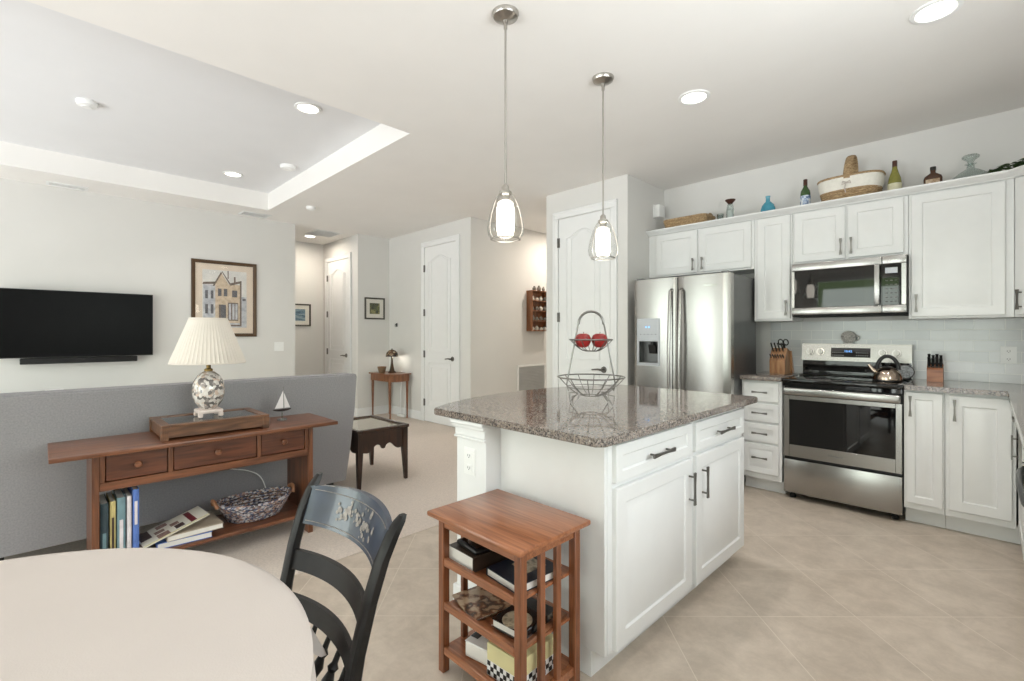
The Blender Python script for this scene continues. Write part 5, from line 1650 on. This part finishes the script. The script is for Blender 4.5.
mb.tube([(lc[0] + 0.097 * math.cos(a), lc[1] + 0.097 * math.sin(a), lc[2] + 0.584) for a in [2 * PI * i / 40 for i in range(40)]], 0.0035, 6, True); mb.build('shade_trim', M['shade'], sh)

# sailboat figurine
bt = (-3.30, 1.135, 0.7005)
t = thing('sailboat_figurine', 'small sailboat figurine with white sails on the console', 'figurine', bt)
mb = MB(); mb.lathe([(0.032, 0.0005), (0.032, 0.006), (0.028, 0.010), (0.006, 0.012), (0.003, 0.06)], bt, 24); mb.build('glass_stand', M['table_glass'], t)
mb = MB()
rings = []
for u in [i / 8 for i in range(9)]:
    w = 0.014 * math.sin(PI * min(1, 0.12 + u * 0.88)) ** 0.7 + 0.001; yy = bt[1] - 0.056 + 0.112 * u
    rings.append([(bt[0] - w, yy, bt[2] + 0.074), (bt[0], yy, bt[2] + 0.058 + 0.010 * abs(2 * u - 1) ** 2), (bt[0] + w, yy, bt[2] + 0.074)])
mb.loops(rings, True, True, True); mb.build('hull', mat('dark_hull', (52, 44, 46), 0.4, var=0.1), t)
for nm, tri in (('mainsail', [(-0.046, 0.080), (0.008, 0.080), (0.006, 0.195)]), ('jib', [(0.014, 0.080), (0.050, 0.080), (0.011, 0.180)])):
    mb = MB(); mb.prism([(bt[1] + a, bt[2] + b) for a, b in tri], bt[0] - 0.0015, bt[0] + 0.0015, 'yz'); mb.build(nm, mat('white_sail', (232, 226, 226), 0.6, var=0.03), t, smooth=0)
mb = MB(); mb.tube([(bt[0], bt[1] + 0.010, bt[2] + 0.07), (bt[0], bt[1] + 0.010, bt[2] + 0.222)], 0.0018, 6)
mb.tube([(bt[0], bt[1] - 0.05, bt[2] + 0.078), (bt[0], bt[1] - 0.03, bt[2] + 0.19), (bt[0], bt[1] + 0.010, bt[2] + 0.222)], 0.0009, 5); mb.build('mast', M['wire'], t)

# television and soundbar
TX = WL
t = thing('television', 'black wall-mounted flat television on the left wall', 'television', (TX, 0.3, 1.38))
mb = MB(); mb.box(TX + 0.060, TX + 0.100, -0.285, 0.915, 1.030, 1.718, 0.004, 2); mb.build('bezel', M['black'], t)
mb = MB(); mb.box(TX + 0.1002, TX + 0.1015, -0.279, 0.909, 1.040, 1.712); mb.build('screen', M['tv'], t)
mb = MB(); mb.box(TX + 0.0005, TX + 0.0598, 0.10, 0.52, 1.22, 1.58, 0.002); mb.build('wall_mount', M['black'], t)
t = thing('soundbar', 'black soundbar mounted just below the television', 'soundbar', (TX, 0.31, 0.995))
mb = MB(); mb.box(TX + 0.0305, TX + 0.098, -0.145, 0.775, 0.966, 1.026, 0.006, 2); mb.build('grille', M['black_matte'], t)
mb = MB(); mb.box(TX + 0.0005, TX + 0.030, 0.1, 0.14, 0.98, 1.01); mb.box(TX + 0.0005, TX + 0.030, 0.48, 0.52, 0.98, 1.01); mb.build('bracket', M['black'], t)
# white media cabinet under it, just topping the sofa back
t = thing('media_cabinet', 'low white media cabinet below the television, hidden by the sofa', 'cabinet', (TX + 0.22, 0.15, 0.004))
mb = MB(); mb.box(TX + 0.015, TX + 0.42, -0.70, 0.95, 0.0505, 0.655, 0.003); mb.build('carcass', M['trim'], t)
mb = MB(); mb.box(TX + 0.015, TX + 0.43, -0.72, 0.97, 0.6555, 0.680, 0.004); mb.build('top', M['trim'], t)
mb = MB(); mb.box(TX + 0.03, TX + 0.40, -0.68, 0.93, 0.0045, 0.050); mb.build('plinth', M['trim'], t)
for k in range(3):
    mb = MB(); mb.panel((TX + 0.42, -0.69 + k * 0.547, 0.06), Y_, Z_, X_, 0.540, 0.585, 0.016, 0.05); mb.build('door', M['trim'], t)
t = thing('cable_box', 'white device lying on the media cabinet just above the sofa back', 'device', (TX + 0.30, 0.10, 0.6805))
mb = MB(); mb.box(TX + 0.24, TX + 0.38, 0.03, 0.17, 0.6808, 0.716, 0.005, 2); mb.build('housing', M['white'], t)
mb = MB(); mb.box(TX + 0.3802, TX + 0.3812, 0.05, 0.15, 0.69, 0.705); mb.build('front_panel', M['grille'], t)


def picture(name, label, xw, y0, y1, z0, z1, fw, m_frame, mat_w, m_mat, art_fn, dpt=0.022, glass=True):
    """framed picture hung on a wall facing +X"""
    t = thing(name, label, 'picture', (xw, (y0 + y1) / 2, (z0 + z1) / 2))
    mb = MB()
    ring = lambda i, d: [(xw + d, y0 + i, z0 + i), (xw + d, y1 - i, z0 + i), (xw + d, y1 - i, z1 - i), (xw + d, y0 + i, z1 - i)]
    mb.loops([ring(0, 0.0006), ring(0, dpt), ring(fw * 0.3, dpt + 0.003), ring(fw * 0.8, dpt - 0.004), ring(fw, dpt - 0.006), ring(fw, 0.004)], True, False, False)
    mb.build('frame', m_frame, t, smooth=20)
    mb = MB(); mb.box(xw + 0.0008, xw + 0.006, y0 + fw * 0.9, y1 - fw * 0.9, z0 + fw * 0.9, z1 - fw * 0.9); mb.build('mat_board', m_mat, t, smooth=0)
    art_fn(t, xw + 0.0062, y0 + fw + mat_w, y1 - fw - mat_w, z0 + fw + mat_w, z1 - fw - mat_w)
    if glass:
        mb = MB(); mb.box(xw + dpt - 0.010, xw + dpt - 0.008, y0 + fw * 0.9, y1 - fw * 0.9, z0 + fw * 0.9, z1 - fw * 0.9); mb.build('glass', M['glass'], t, smooth=0)
    return t


def art_house(t, x, y0, y1, z0, z1):
    w, h = y1 - y0, z1 - z0
    cols = [ramp_mat('ink_wash_sky', [(0.3, (214, 212, 208)), (0.7, (234, 230, 224))], 0.7, 'noise', 8), ramp_mat('sandstone_wash', [(0.3, (190, 168, 142)), (0.7, (222, 204, 180))], 0.7, 'noise', 24),
            mat('ink_brown', (116, 102, 92), 0.7, var=0.3, scale=50), ramp_mat('grey_wash', [(0.3, (166, 168, 176)), (0.7, (214, 214, 216))], 0.7, 'noise', 20), mat('window_ink', (104, 102, 106), 0.7, var=0.3, scale=60)]
    mb = MB()
    lay = [0]
    def poly(slot, pts):
        mb.slot = slot; lay[0] += 1
        xx = x + 0.00012 * lay[0]
        mb.face([(xx, y0 + u * w, z0 + v * h) for u, v in pts])
    R = lambda s, a, b, c, d: poly(s, [(a, c), (b, c), (b, d), (a, d)])
    R(0, 0, 1, 0, 1)
    poly(3, [(0.0, 0.0), (1.0, 0.0), (1.0, 0.12), (0.55, 0.16), (0.0, 0.10)])
    R(3, 0.02, 0.30, 0.14, 0.74); poly(2, [(0.0, 0.74), (0.32, 0.76), (0.30, 0.80), (0.02, 0.78)])
    R(1, 0.28, 0.86, 0.08, 0.76)
    poly(1, [(0.26, 0.74), (0.60, 0.74), (0.42, 0.95)])
    poly(2, [(0.22, 0.72), (0.26, 0.72), (0.43, 0.95), (0.41, 0.98)]); poly(2, [(0.42, 0.98), (0.60, 0.76), (0.64, 0.76), (0.44, 0.985)])
    poly(2, [(0.60, 0.78), (0.88, 0.84), (0.88, 0.80), (0.62, 0.74)])
    R(2, 0.84, 0.88, 0.02, 0.82); R(2, 0.55, 0.88, 0.02, 0.05)
    R(3, 0.88, 1.0, 0.05, 0.55); R(4, 0.90, 0.98, 0.48, 0.52)
    for a in (0.34, 0.47): R(4, a, a + 0.08, 0.55, 0.68)
    R(4, 0.66, 0.78, 0.54, 0.66)
    R(2, 0.56, 0.80, 0.12, 0.44)
    for a in (0.585, 0.665, 0.735): R(3, a, a + 0.05, 0.14, 0.42)
    for a in (0.06, 0.18): R(4, a, a + 0.06, 0.50, 0.64); R(4, a, a + 0.06, 0.24, 0.40)
    R(2, 0.555, 0.58, 0.86, 1.0); R(2, 0.70, 0.74, 0.80, 0.90)
    R(2, 0.36, 0.40, 0.12, 0.40); R(4, 0.40, 0.52, 0.12, 0.40)
    mb.build('drawing', cols, t, smooth=0)
picture('framed_picture', 'large brown-framed drawing of a gabled house on the left wall', WL, 1.300, 2.028, 1.236, 2.190, 0.042, M['frame'], 0.075, mat('beige_mat_board', (226, 210, 192), 0.8, var=0.03), art_house)
M['grey_frame'] = mat('dark_grey_frame', (74, 68, 60), 0.4, 0.1, var=0.1)
M['white_mat'] = mat('white_mat_board', (228, 224, 214), 0.8, var=0.02)
def art_flat(nm, m):
    def f(t, x, y0, y1, z0, z1):
        mb = MB(); mb.box(x, x + 0.0006, y0, y1, z0, z1); mb.build(nm, m, t, smooth=0)
    return f
sea = ramp_mat('seascape_print', [(0.30, (44, 72, 92)), (0.48, (96, 130, 150)), (0.62, (150, 172, 182)), (0.75, (60, 88, 104))], 0.6, 'noise', 9, stretch=(1, 1, 5))
green_art = ramp_mat('green_leaf_print', [(0.0, (58, 62, 34)), (0.3, (98, 100, 52)), (0.55, (74, 80, 46)), (0.75, (140, 136, 84))], 0.6, 'cells', 22, True)
picture('framed_picture', 'small framed blue seascape on the foyer wall', -8.06, 2.72, 3.225, 1.40, 1.770, 0.024, M['grey_frame'], 0.065, M['white_mat'], art_flat('seascape', sea))
picture('framed_picture', 'small square framed green print on the hall wall', WH, 3.555, 3.895, 1.500, 1.838, 0.022, M['grey_frame'], 0.062, M['white_mat'], art_flat('green_print', green_art))
plate('light_switch', 'rocker', 'white double light switch at the right end of the left wall', 'switch', (WL, 2.315, 1.10), Y_, Z_, X_, 0.122, 0.122, ((-0.023, 0), (0.023, 0)))

# small black fitting on the wall above the corner table
t = thing('wall_hook', 'small black hook on the wall above the corner table', 'hook', (-6.583, WC, 1.412))
mb = MB(); mb.box(-6.602, -6.564, WC - 0.008, WC - 0.0005, 1.385, 1.440, 0.003); mb.build('plate', M['black'], t)
mb = MB(); mb.tube([(-6.583, WC - 0.006, 1.43), (-6.583, WC - 0.030, 1.42), (-6.583, WC - 0.034, 1.40), (-6.583, WC - 0.028, 1.39)], 0.006, 8); mb.build('hook_arm', M['black'], t)

# end table with glass top beyond the sofa
t = thing('end_table', 'dark mahogany end table with an inset glass top past the sofa end', 'table', (-3.92, 2.06, 0.004))
ex0, ex1, ey0, ey1, ez = -4.245, -3.595, 1.815, 2.300, 0.470
for lx, sx in ((ex0 + 0.01, 1), (ex1 - 0.01, -1)):
    for ly, sy in ((ey0 + 0.01, 1), (ey1 - 0.01, -1)):
        mb = MB()
        q = lambda s, z: [(lx, ly, z), (lx + sx * s, ly, z), (lx + sx * s, ly + sy * s, z), (lx, ly + sy * s, z)]
        mb.loops([q(0.026, 0.0045), q(0.045, 0.30), q(0.045, 0.455)], True, True, True)
        mb.build('leg', M['mahogany'], t, smooth=0)
def scallop(a, b, n=28):
    pts = []
    for i in range(n + 1):
        u = i / n
        z = 0.335 - 0.055 * abs(math.cos(PI * u)) ** 4 + 0.012 * math.cos(6 * PI * u) - (0.02 if 0.46 < u < 0.54 else 0)
        pts.append((a + (b - a) * u, z))
    return pts
for xx in (ex0 + 0.018, ex1 - 0.036):
    mb = MB(); mb.prism(scallop(ey0 + 0.055, ey1 - 0.055) + [(ey1 - 0.055, 0.455), (ey0 + 0.055, 0.455)], xx, xx + 0.018, 'yz'); mb.build('apron', M['mahogany'], t, smooth=0)
for yy in (ey0 + 0.018, ey1 - 0.036):
    mb = MB(); mb.prism(scallop(ex0 + 0.055, ex1 - 0.055) + [(ex1 - 0.055, 0.455), (ex0 + 0.055, 0.455)], yy, yy + 0.018, 'xz'); mb.build('apron', M['mahogany'], t, smooth=0)
mb = MB(); b = 0.035
for q in ((ex0, ex1, ey0, ey0 + b), (ex0, ex1, ey1 - b, ey1), (ex0, ex0 + b, ey0 + b, ey1 - b), (ex1 - b, ex1, ey0 + b, ey1 - b)):
    mb.box(q[0], q[1], q[2], q[3], 0.4555, ez + 0.012, 0.003)
mb.build('top_frame', M['mahogany'], t)
mb = MB(); mb.box(ex0 + b, ex1 - b, ey0 + b, ey1 - b, 0.456, ez); mb.build('glass_top', mat('tan_backed_glass', (150, 138, 116), 0.05, var=0.08, scale=6, coat=1.0), t)

# corner table -----------------------------------------------------------
t = thing('hall_table', 'small honey-brown hall table with slender legs and a bowed front', 'table', (-6.46, 3.79, 0.004))
hx0, hx1, hy0, hy1, hz = -6.745, -6.145, 3.590, 3.964, 0.680
def bow(off, z, n=12):
    pts = [(hx0 + off, hy0 + off), (hx1 - off, hy0 + off)]
    for i in range(1, n):
        u = i / n
        pts.append((hx1 - off + 0.045 * math.sin(PI * u), hy0 + off + (hy1 - hy0 - 2 * off) * u))
    return pts + [(hx1 - off, hy1 - off), (hx0 + off, hy1 - off)]
mb = MB(); mb.prism(bow(0.0, 0), hz - 0.018, hz); mb.build('tabletop', M['table_wood'], t, smooth=30)
mb = MB(); mb.prism(bow(0.022, 0), hz - 0.115, hz - 0.0185); mb.build('apron', M['table_wood'], t, smooth=30)
for lx in (hx0 + 0.030, hx1 - 0.060):
    for ly in (hy0 + 0.028, hy1 - 0.058):
        mb = MB(); c = (lx + 0.015, ly + 0.015)
        mb.lathe([(0.010, 0.0045), (0.013, 0.03), (0.011, 0.05), (0.019, 0.40), (0.021, hz - 0.1155)], (c[0], c[1], 0), 14); mb.build('leg', M['table_wood'], t)
# mushroom lamp
ml = (-6.42, 3.80, hz + 0.0005)
t = thing('accent_lamp', 'small bronze lamp with a stained-glass dome on the hall table', 'lamp', ml)
M['bronze'] = mat('dark_bronze', (72, 58, 46), 0.35, 0.8, var=0.15)
mb = MB(); mb.lathe([(0.062, 0.0), (0.064, 0.010), (0.040, 0.03), (0.026, 0.09), (0.016, 0.15), (0.012, 0.25), (0.016, 0.262), (0.010, 0.27)], ml, 24); mb.build('stem', M['bronze'], t)
M['stained'] = ramp_mat('stained_glass', [(0.0, (60, 42, 34)), (0.3, (140, 118, 92)), (0.5, (46, 40, 38)), (0.65, (176, 160, 136)), (0.82, (92, 66, 50))], 0.2, 'cells', 40, True)
mb = MB(); mb.lathe([(0.094, 0.245), (0.092, 0.275), (0.078, 0.312), (0.05, 0.340), (0.018, 0.352), (0.001, 0.353)], ml, 28, cap0=False); mb.build('dome_shade', M['stained'], t)
mb = MB(); mb.lathe([(0.008, 0.352), (0.010, 0.360), (0.004, 0.368), (0.001, 0.372)], ml, 12); mb.build('finial', M['bronze'], t)
mb = MB(); mb.sphere((ml[0], ml[1], ml[2] + 0.285), 0.016); mb.build('bulb', M['frosted'], t)
pd = bpy.data.lights.new('accent_bulb', 'POINT'); pd.energy = 0.8; pd.color = (1.0, 0.93, 0.82); pd.shadow_soft_size = 0.018
po = bpy.data.objects.new('accent_bulb', pd); po.location = (ml[0] + 0.01, ml[1] + 0.03, ml[2] + 0.238); C.objects.link(po)
t = thing('wooden_bowl', 'small brown bowl left of the accent lamp on the hall table', 'bowl', (-6.50, 3.675, hz + 0.0005))
mb = MB(); mb.lathe([(0.040, 0.0), (0.046, 0.006), (0.060, 0.060), (0.066, 0.090), (0.060, 0.090), (0.045, 0.015), (0.001, 0.012)], (-6.50, 3.675, hz + 0.0008), 24); mb.build('bowl', mat('brown_grey_bowl', (122, 100, 78), 0.5, var=0.2, scale=30), t)
mb = MB(); mb.tube([(-6.50 + 0.064 * math.cos(a), 3.675 + 0.064 * math.sin(a), hz + 0.0925) for a in [2 * PI * i / 28 for i in range(28)]], 0.004, 6, True); mb.build('rim', M['table_wood'], t)
t = thing('power_strip', 'white power strip on the carpet under the hall table', 'power strip', (-6.36, 3.92, 0.0045))
mb = MB(); mb.box(-6.45, -6.26, 3.905, 3.955, 0.0048, 0.042, 0.005); mb.build('housing', M['white'], t)
for k in range(3):
    mb = MB(); mb.box(-6.43 + k * 0.06, -6.395 + k * 0.06, 3.913, 3.948, 0.0422, 0.0436); mb.build('socket', M['grille'], t)
mb = MB()
mb.tube([(-6.41, 3.93, 0.044), (-6.41, 3.945, 0.16), (-6.425, 3.955, 0.36), (-6.42, 3.972, 0.60), (-6.42, 3.972, 0.70)], 0.006, 6); mb.build('lamp_cord', M['white'], t)
mb = MB(); mb.tube([(-6.30, 3.93, 0.044), (-6.295, 3.95, 0.20), (-6.31, 3.972, 0.42), (-6.31, 3.98, 0.50)], 0.006, 6); mb.build('feed_cord', M['white'], t)

# corridor: curio shelf and return grille ---------------------------------
t = thing('curio_shelf', 'small brown wall rack of four shelves in the corridor', 'shelf', (WCOR, 5.24, 1.61))
ky0, ky1, kz0, kz1, kd = 5.045, 5.44, 1.312, 1.905, 0.115
mb = MB(); mb.box(WCOR + 0.0005, WCOR + 0.008, ky0, ky1, kz0, kz1); mb.build('back_board', M['table_wood'], t)
for yy in (ky0, ky1 - 0.014):
    mb = MB(); mb.box(WCOR + 0.0082, WCOR + kd, yy, yy + 0.014, kz0, kz1, 0.001); mb.build('side_board', M['table_wood'], t)
kzs = [kz0, kz0 + 0.145, kz0 + 0.29, kz0 + 0.435]
for z in kzs + [kz1 - 0.012]:
    mb = MB(); mb.box(WCOR + 0.0082, WCOR + kd, ky0 + 0.0145, ky1 - 0.0145, z, z + 0.012, 0.001); mb.build('shelf', M['table_wood'], t)
M['cer1'] = mat('pale_ceramic', (204, 198, 186), 0.4, var=0.1); M['cer2'] = mat('grey_ceramic', (124, 118, 110), 0.4, var=0.15)
rk = random.Random(3)
def curio(y, z, lab, grp, big=False):
    h = rk.uniform(0.05, 0.085)
    c = (WCOR + 0.065, y, z + 0.0005)
    t = thing('curio_jar', lab, 'ornament', c, 0, grp)
    r = rk.uniform(0.022, 0.032)
    mb = MB(); mb.lathe([(r * 0.7, 0), (r, h * 0.3), (r * 0.9, h * 0.62), (r * 0.45, h * 0.78), (r * 0.5, h * 0.84)], c, 16); mb.build('body', M['cer1'] if rk.random() < 0.55 else M['cer2'], t)
    mb = MB(); mb.lathe([(r * 0.55, h * 0.84), (r * 0.5, h * 0.95), (r * 0.2, h), (0.001, h)], c, 14); mb.build('lid', M['cer2'], t)
for si, z in enumerate(kzs):
    for k in range(4):
        curio(ky0 + 0.065 + k * 0.088, z + 0.012, 'tiny ceramic jar standing inside the brown corridor rack', 'jars in the corridor rack')
for k in range(3):
    curio(ky0 + 0.10 + k * 0.10, kz1, 'tiny ceramic jar standing on top of the brown corridor rack', 'jars on top of the corridor rack')
t = thing('return_grille', 'grey return-air grille low on the corridor wall', 'grille', (WCOR, 5.14, 0.6))
gy0, gy1, gz0, gz1 = 4.85, 5.46, 0.17, 0.822
mb = MB()
for q in ((gy0, gy1, gz0, gz0 + 0.028), (gy0, gy1, gz1 - 0.028, gz1), (gy0, gy0 + 0.028, gz0 + 0.028, gz1 - 0.028), (gy1 - 0.028, gy1, gz0 + 0.028, gz1 - 0.028)):
    mb.box(WCOR + 0.0005, WCOR + 0.012, q[0], q[1], q[2], q[3], 0.002)
mb.build('grille_frame', M['white'], t)
mb = MB(); mb.box(WCOR + 0.0006, WCOR + 0.002, gy0 + 0.028, gy1 - 0.028, gz0 + 0.028, gz1 - 0.028)
for i in range(26):
    mb.rbox(WCOR + 0.007, (gy0 + gy1) / 2, gz0 + 0.04 + i * (gz1 - gz0 - 0.08) / 25, 0.012, gy1 - gy0 - 0.056, 0.002, (0, 0.6, 0))
mb.build('louvres', M['grille'], t)

# ================================================================== DINING
DC, DR, DZ = (-1.033, -0.264), 0.628, 0.738
t = thing('dining_table', 'round dining table under a cream cloth in the left foreground', 'table', (DC[0], DC[1], 0))
mb = MB(); mb.lathe([(DR - 0.012, DZ - 0.030), (DR - 0.003, DZ - 0.022), (DR - 0.002, DZ - 0.008), (DR - 0.008, DZ)], (DC[0], DC[1], 0), 64); mb.build('tabletop', M['table_wood'], t)
mb = MB(); mb.lathe([(0.10, DZ - 0.0305), (0.09, 0.62), (0.05, 0.56), (0.06, 0.42), (0.085, 0.30), (0.06, 0.20), (0.075, 0.13), (0.075, 0.09)], (DC[0], DC[1], 0), 28); mb.build('pedestal', M['table_wood'], t)
for k in range(4):
    a = PI / 4 + k * PI / 2
    ca, sa = math.cos(a), math.sin(a)
    mb = MB(); mb.tube([(DC[0] + r * ca, DC[1] + r * sa, z) for r, z in ((0.05, 0.16), (0.16, 0.13), (0.27, 0.06), (0.36, 0.028))], [0.035, 0.03, 0.026, 0.027], 10); mb.build('foot', M['table_wood'], t)

mb = MB()
NA = 144
def drop(a):
    d = ((a - math.radians(92)) + PI / 4) % (PI / 2) - PI / 4
    return 0.040 + 0.165 * math.exp(-(d / 0.16) ** 2)
rings = []
def topz(x, y):
    return DZ + 0.0035 + 0.0012 * math.sin(9 * x + 4 * y) + 0.0018 * math.exp(-((x + 0.35 + 0.3 * y) / 0.02) ** 2) * (1 if y < 0.1 else 0) + 0.0015 * math.exp(-((y + 0.1 - 0.35 * x) / 0.018) ** 2)
for r in (0.002, 0.08, 0.16, 0.24, 0.32, 0.40, 0.48, 0.55, 0.60, 0.622):
    rings.append([(DC[0] + r * math.cos(a), DC[1] + r * math.sin(a), topz(r * math.cos(a), r * math.sin(a))) for a in [2 * PI * i / NA for i in range(NA)]])
for u in (0.0, 0.06, 0.2, 0.4, 0.6, 0.8, 1.0):
    ring = []
    for i in range(NA):
        a = 2 * PI * i / NA
        D = drop(a)
        d = ((a - math.radians(92)) + PI / 4) % (PI / 2) - PI / 4
        fl = 0.42 * math.exp(-(d / 0.14) ** 2)          # the corners stand out from the table
        rr = DR + 0.005 + D * u * (0.03 + fl) + 0.004 * u * math.sin(a * 22 + 1.3)
        ring.append((DC[0] + rr * math.cos(a), DC[1] + rr * math.sin(a), DZ + 0.001 - D * u * (1 - 0.25 * fl)))
    rings.append(ring)
mb.loops(rings, True, True, False)
cl = mb.build('tablecloth', M['linen'], None, smooth=70)
solo(cl, 'cream linen cloth draped over the round dining table', 'tablecloth', (DC[0], DC[1], DZ))

# painted chair ----------------------------------------------------------
ch = thing('dining_chair', 'black painted dining chair with a gold-stencilled crest rail at the table', 'chair', (-1.097, 0.245, 0), 0)
def post_y(z):           # rear posts lean and curve back
    if z < 0.45: return 0.230 - 0.045 * (z / 0.45)
    u = (z - 0.45) / 0.43
    return 0.185 + 0.045 * u + 0.060 * u ** 2.4
def post_x(z): return 0.185 + 0.027 * max(0, (z - 0.45) / 0.43)
for s in (-1, 1):
    mb = MB(); rings = []
    for z, hw, hd in ((0.0005, 0.013, 0.013), (0.2, 0.016, 0.016), (0.44, 0.018, 0.017), (0.52, 0.017, 0.015), (0.62, 0.016, 0.014), (0.72, 0.016, 0.0135), (0.80, 0.0155, 0.0135), (0.85, 0.015, 0.0125), (0.872, 0.013, 0.0105), (0.884, 0.008, 0.007)):
        yy = post_y(z) + (0.012 * max(0, (z - 0.83) / 0.05)); xx = s * post_x(z)
        rings.append([(xx - hw, yy - hd * 0.6, z), (xx - hw * 0.6, yy - hd, z), (xx + hw * 0.6, yy - hd, z), (xx + hw, yy - hd * 0.6, z), (xx + hw, yy + hd * 0.6, z), (xx + hw * 0.6, yy + hd, z), (xx - hw * 0.6, yy + hd, z), (xx - hw, yy + hd * 0.6, z)])
    mb.loops(rings, True, True, True); mb.build('rear_post', M['chair'], ch, local=True)
def rail(name, z0, z1, sag, th, m, n=16, crown=0.0):
    mb = MB(); rings = []
    for i in range(n + 1):
        u = i / n * 2 - 1
        zm0, zm1 = z0, z1 + crown * (1 - u * u)
        w = post_x((z0 + z1) / 2) - 0.004
        pts = []
        for z, d in ((zm0, -th), (zm1, -th), (zm1, th), (zm0, th)):
            pts.append((u * w, post_y(z) + sag * (1 - u * u) + d, z))
        rings.append(pts)
    mb.loops(rings, True, True, True)
    return mb.build(name, m, ch, local=True, smooth=30)
cr = rail('crest_rail', 0.768, 0.858, 0.050, 0.006, M['crest_sky_tint'], crown=0.012)
rail('back_rail', 0.660, 0.706, 0.045, 0.0055, M['chair'])
rail('back_rail', 0.560, 0.604, 0.040, 0.0055, M['chair'])
# stencilled gold fruit and border on the front of the crest rail
mb = MB()
rs = random.Random(11)
def on_crest(u, v, lift=0.0068):
    z = 0.768 + 0.090 * v
    w = post_x(0.813) - 0.004
    return Vector((u * w, post_y(z) + 0.050 * (1 - u * u) - lift, z))
def blob(u, v, r, k=7):
    ring = [tuple(on_crest(u + r * math.cos(2 * PI * q / k) * 0.9, v + r * math.sin(2 * PI * q / k) * 1.9)) for q in range(k)]
    mb.face(ring)
for cu in (-0.26, 0.24):
    for k in range(34):
        a = rs.uniform(0, 2 * PI); r = rs.uniform(0, 0.26)
        blob(cu + r * math.cos(a), 0.52 + r * math.sin(a) * 1.4, rs.uniform(0.015, 0.04))
mb.build('gold_stencil', M['gold'], cr, local=True, smooth=0)
mb = MB()
for v in (0.10, 0.93):
    mb.tube([tuple(on_crest(u / 20, v, 0.0066)) for u in range(-18, 19)], 0.0011, 5)
mb.build('gold_line', M['gold'], cr, local=True)
# spindles between the lowest rail and the seat
for u in (-0.72, -0.36, 0.0, 0.36, 0.72):
    xt = u * 0.18; yt = post_y(0.556) + 0.040 * (1 - u * u); xb = u * 0.165; yb = 0.172 + 0.015 * (1 - u * u)
    mb = MB()
    prof = [(0.0, 0.006), (0.12, 0.008), (0.2, 0.012), (0.26, 0.007), (0.45, 0.014), (0.62, 0.008), (0.70, 0.013), (0.78, 0.007), (1.0, 0.006)]
    mb.tube([(xb + (xt - xb) * q, yb + (yt - yb) * q, 0.452 + 0.106 * q) for q, r in prof], [r for q, r in prof], 10); mb.build('spindle', M['chair'], ch, local=True)
mb = MB()
sp = [(-0.215, -0.235), (0.215, -0.235), (0.228, -0.215), (0.200, 0.19), (0.185, 0.205), (-0.185, 0.205), (-0.200, 0.19), (-0.228, -0.215)]
mb.prism(sp, 0.425, 0.452)
bmesh.ops.bevel(mb.bm, geom=mb.bm.edges[:], offset=0.006, segments=2, affect='EDGES')
mb.build('seat', M['chair'], ch, local=True)
for s in (-1, 1):
    mb = MB(); mb.tube([(s * 0.195, -0.205, 0.0005), (s * 0.195, -0.205, 0.10), (s * 0.193, -0.203, 0.22), (s * 0.190, -0.200, 0.34), (s * 0.188, -0.198, 0.425)], [0.011, 0.014, 0.019, 0.015, 0.02], 12); mb.build('front_leg', M['chair'], ch, local=True)
    mb = MB(); mb.tube([(s * 0.195, -0.205, 0.15), (s * 0.19, 0.0, 0.15), (s * 0.185, 0.195, 0.15)], [0.008, 0.012, 0.008], 8); mb.build('stretcher', M['chair'], ch, local=True)
mb = MB(); mb.tube([(-0.195, -0.204, 0.22), (0, -0.204, 0.22), (0.195, -0.204, 0.22)], [0.009, 0.015, 0.009], 10); mb.build('stretcher', M['chair'], ch, local=True)
mb = MB(); mb.tube([(-0.185, 0.19, 0.20), (0.185, 0.19, 0.20)], 0.009, 8); mb.build('stretcher', M['chair'], ch, local=True)
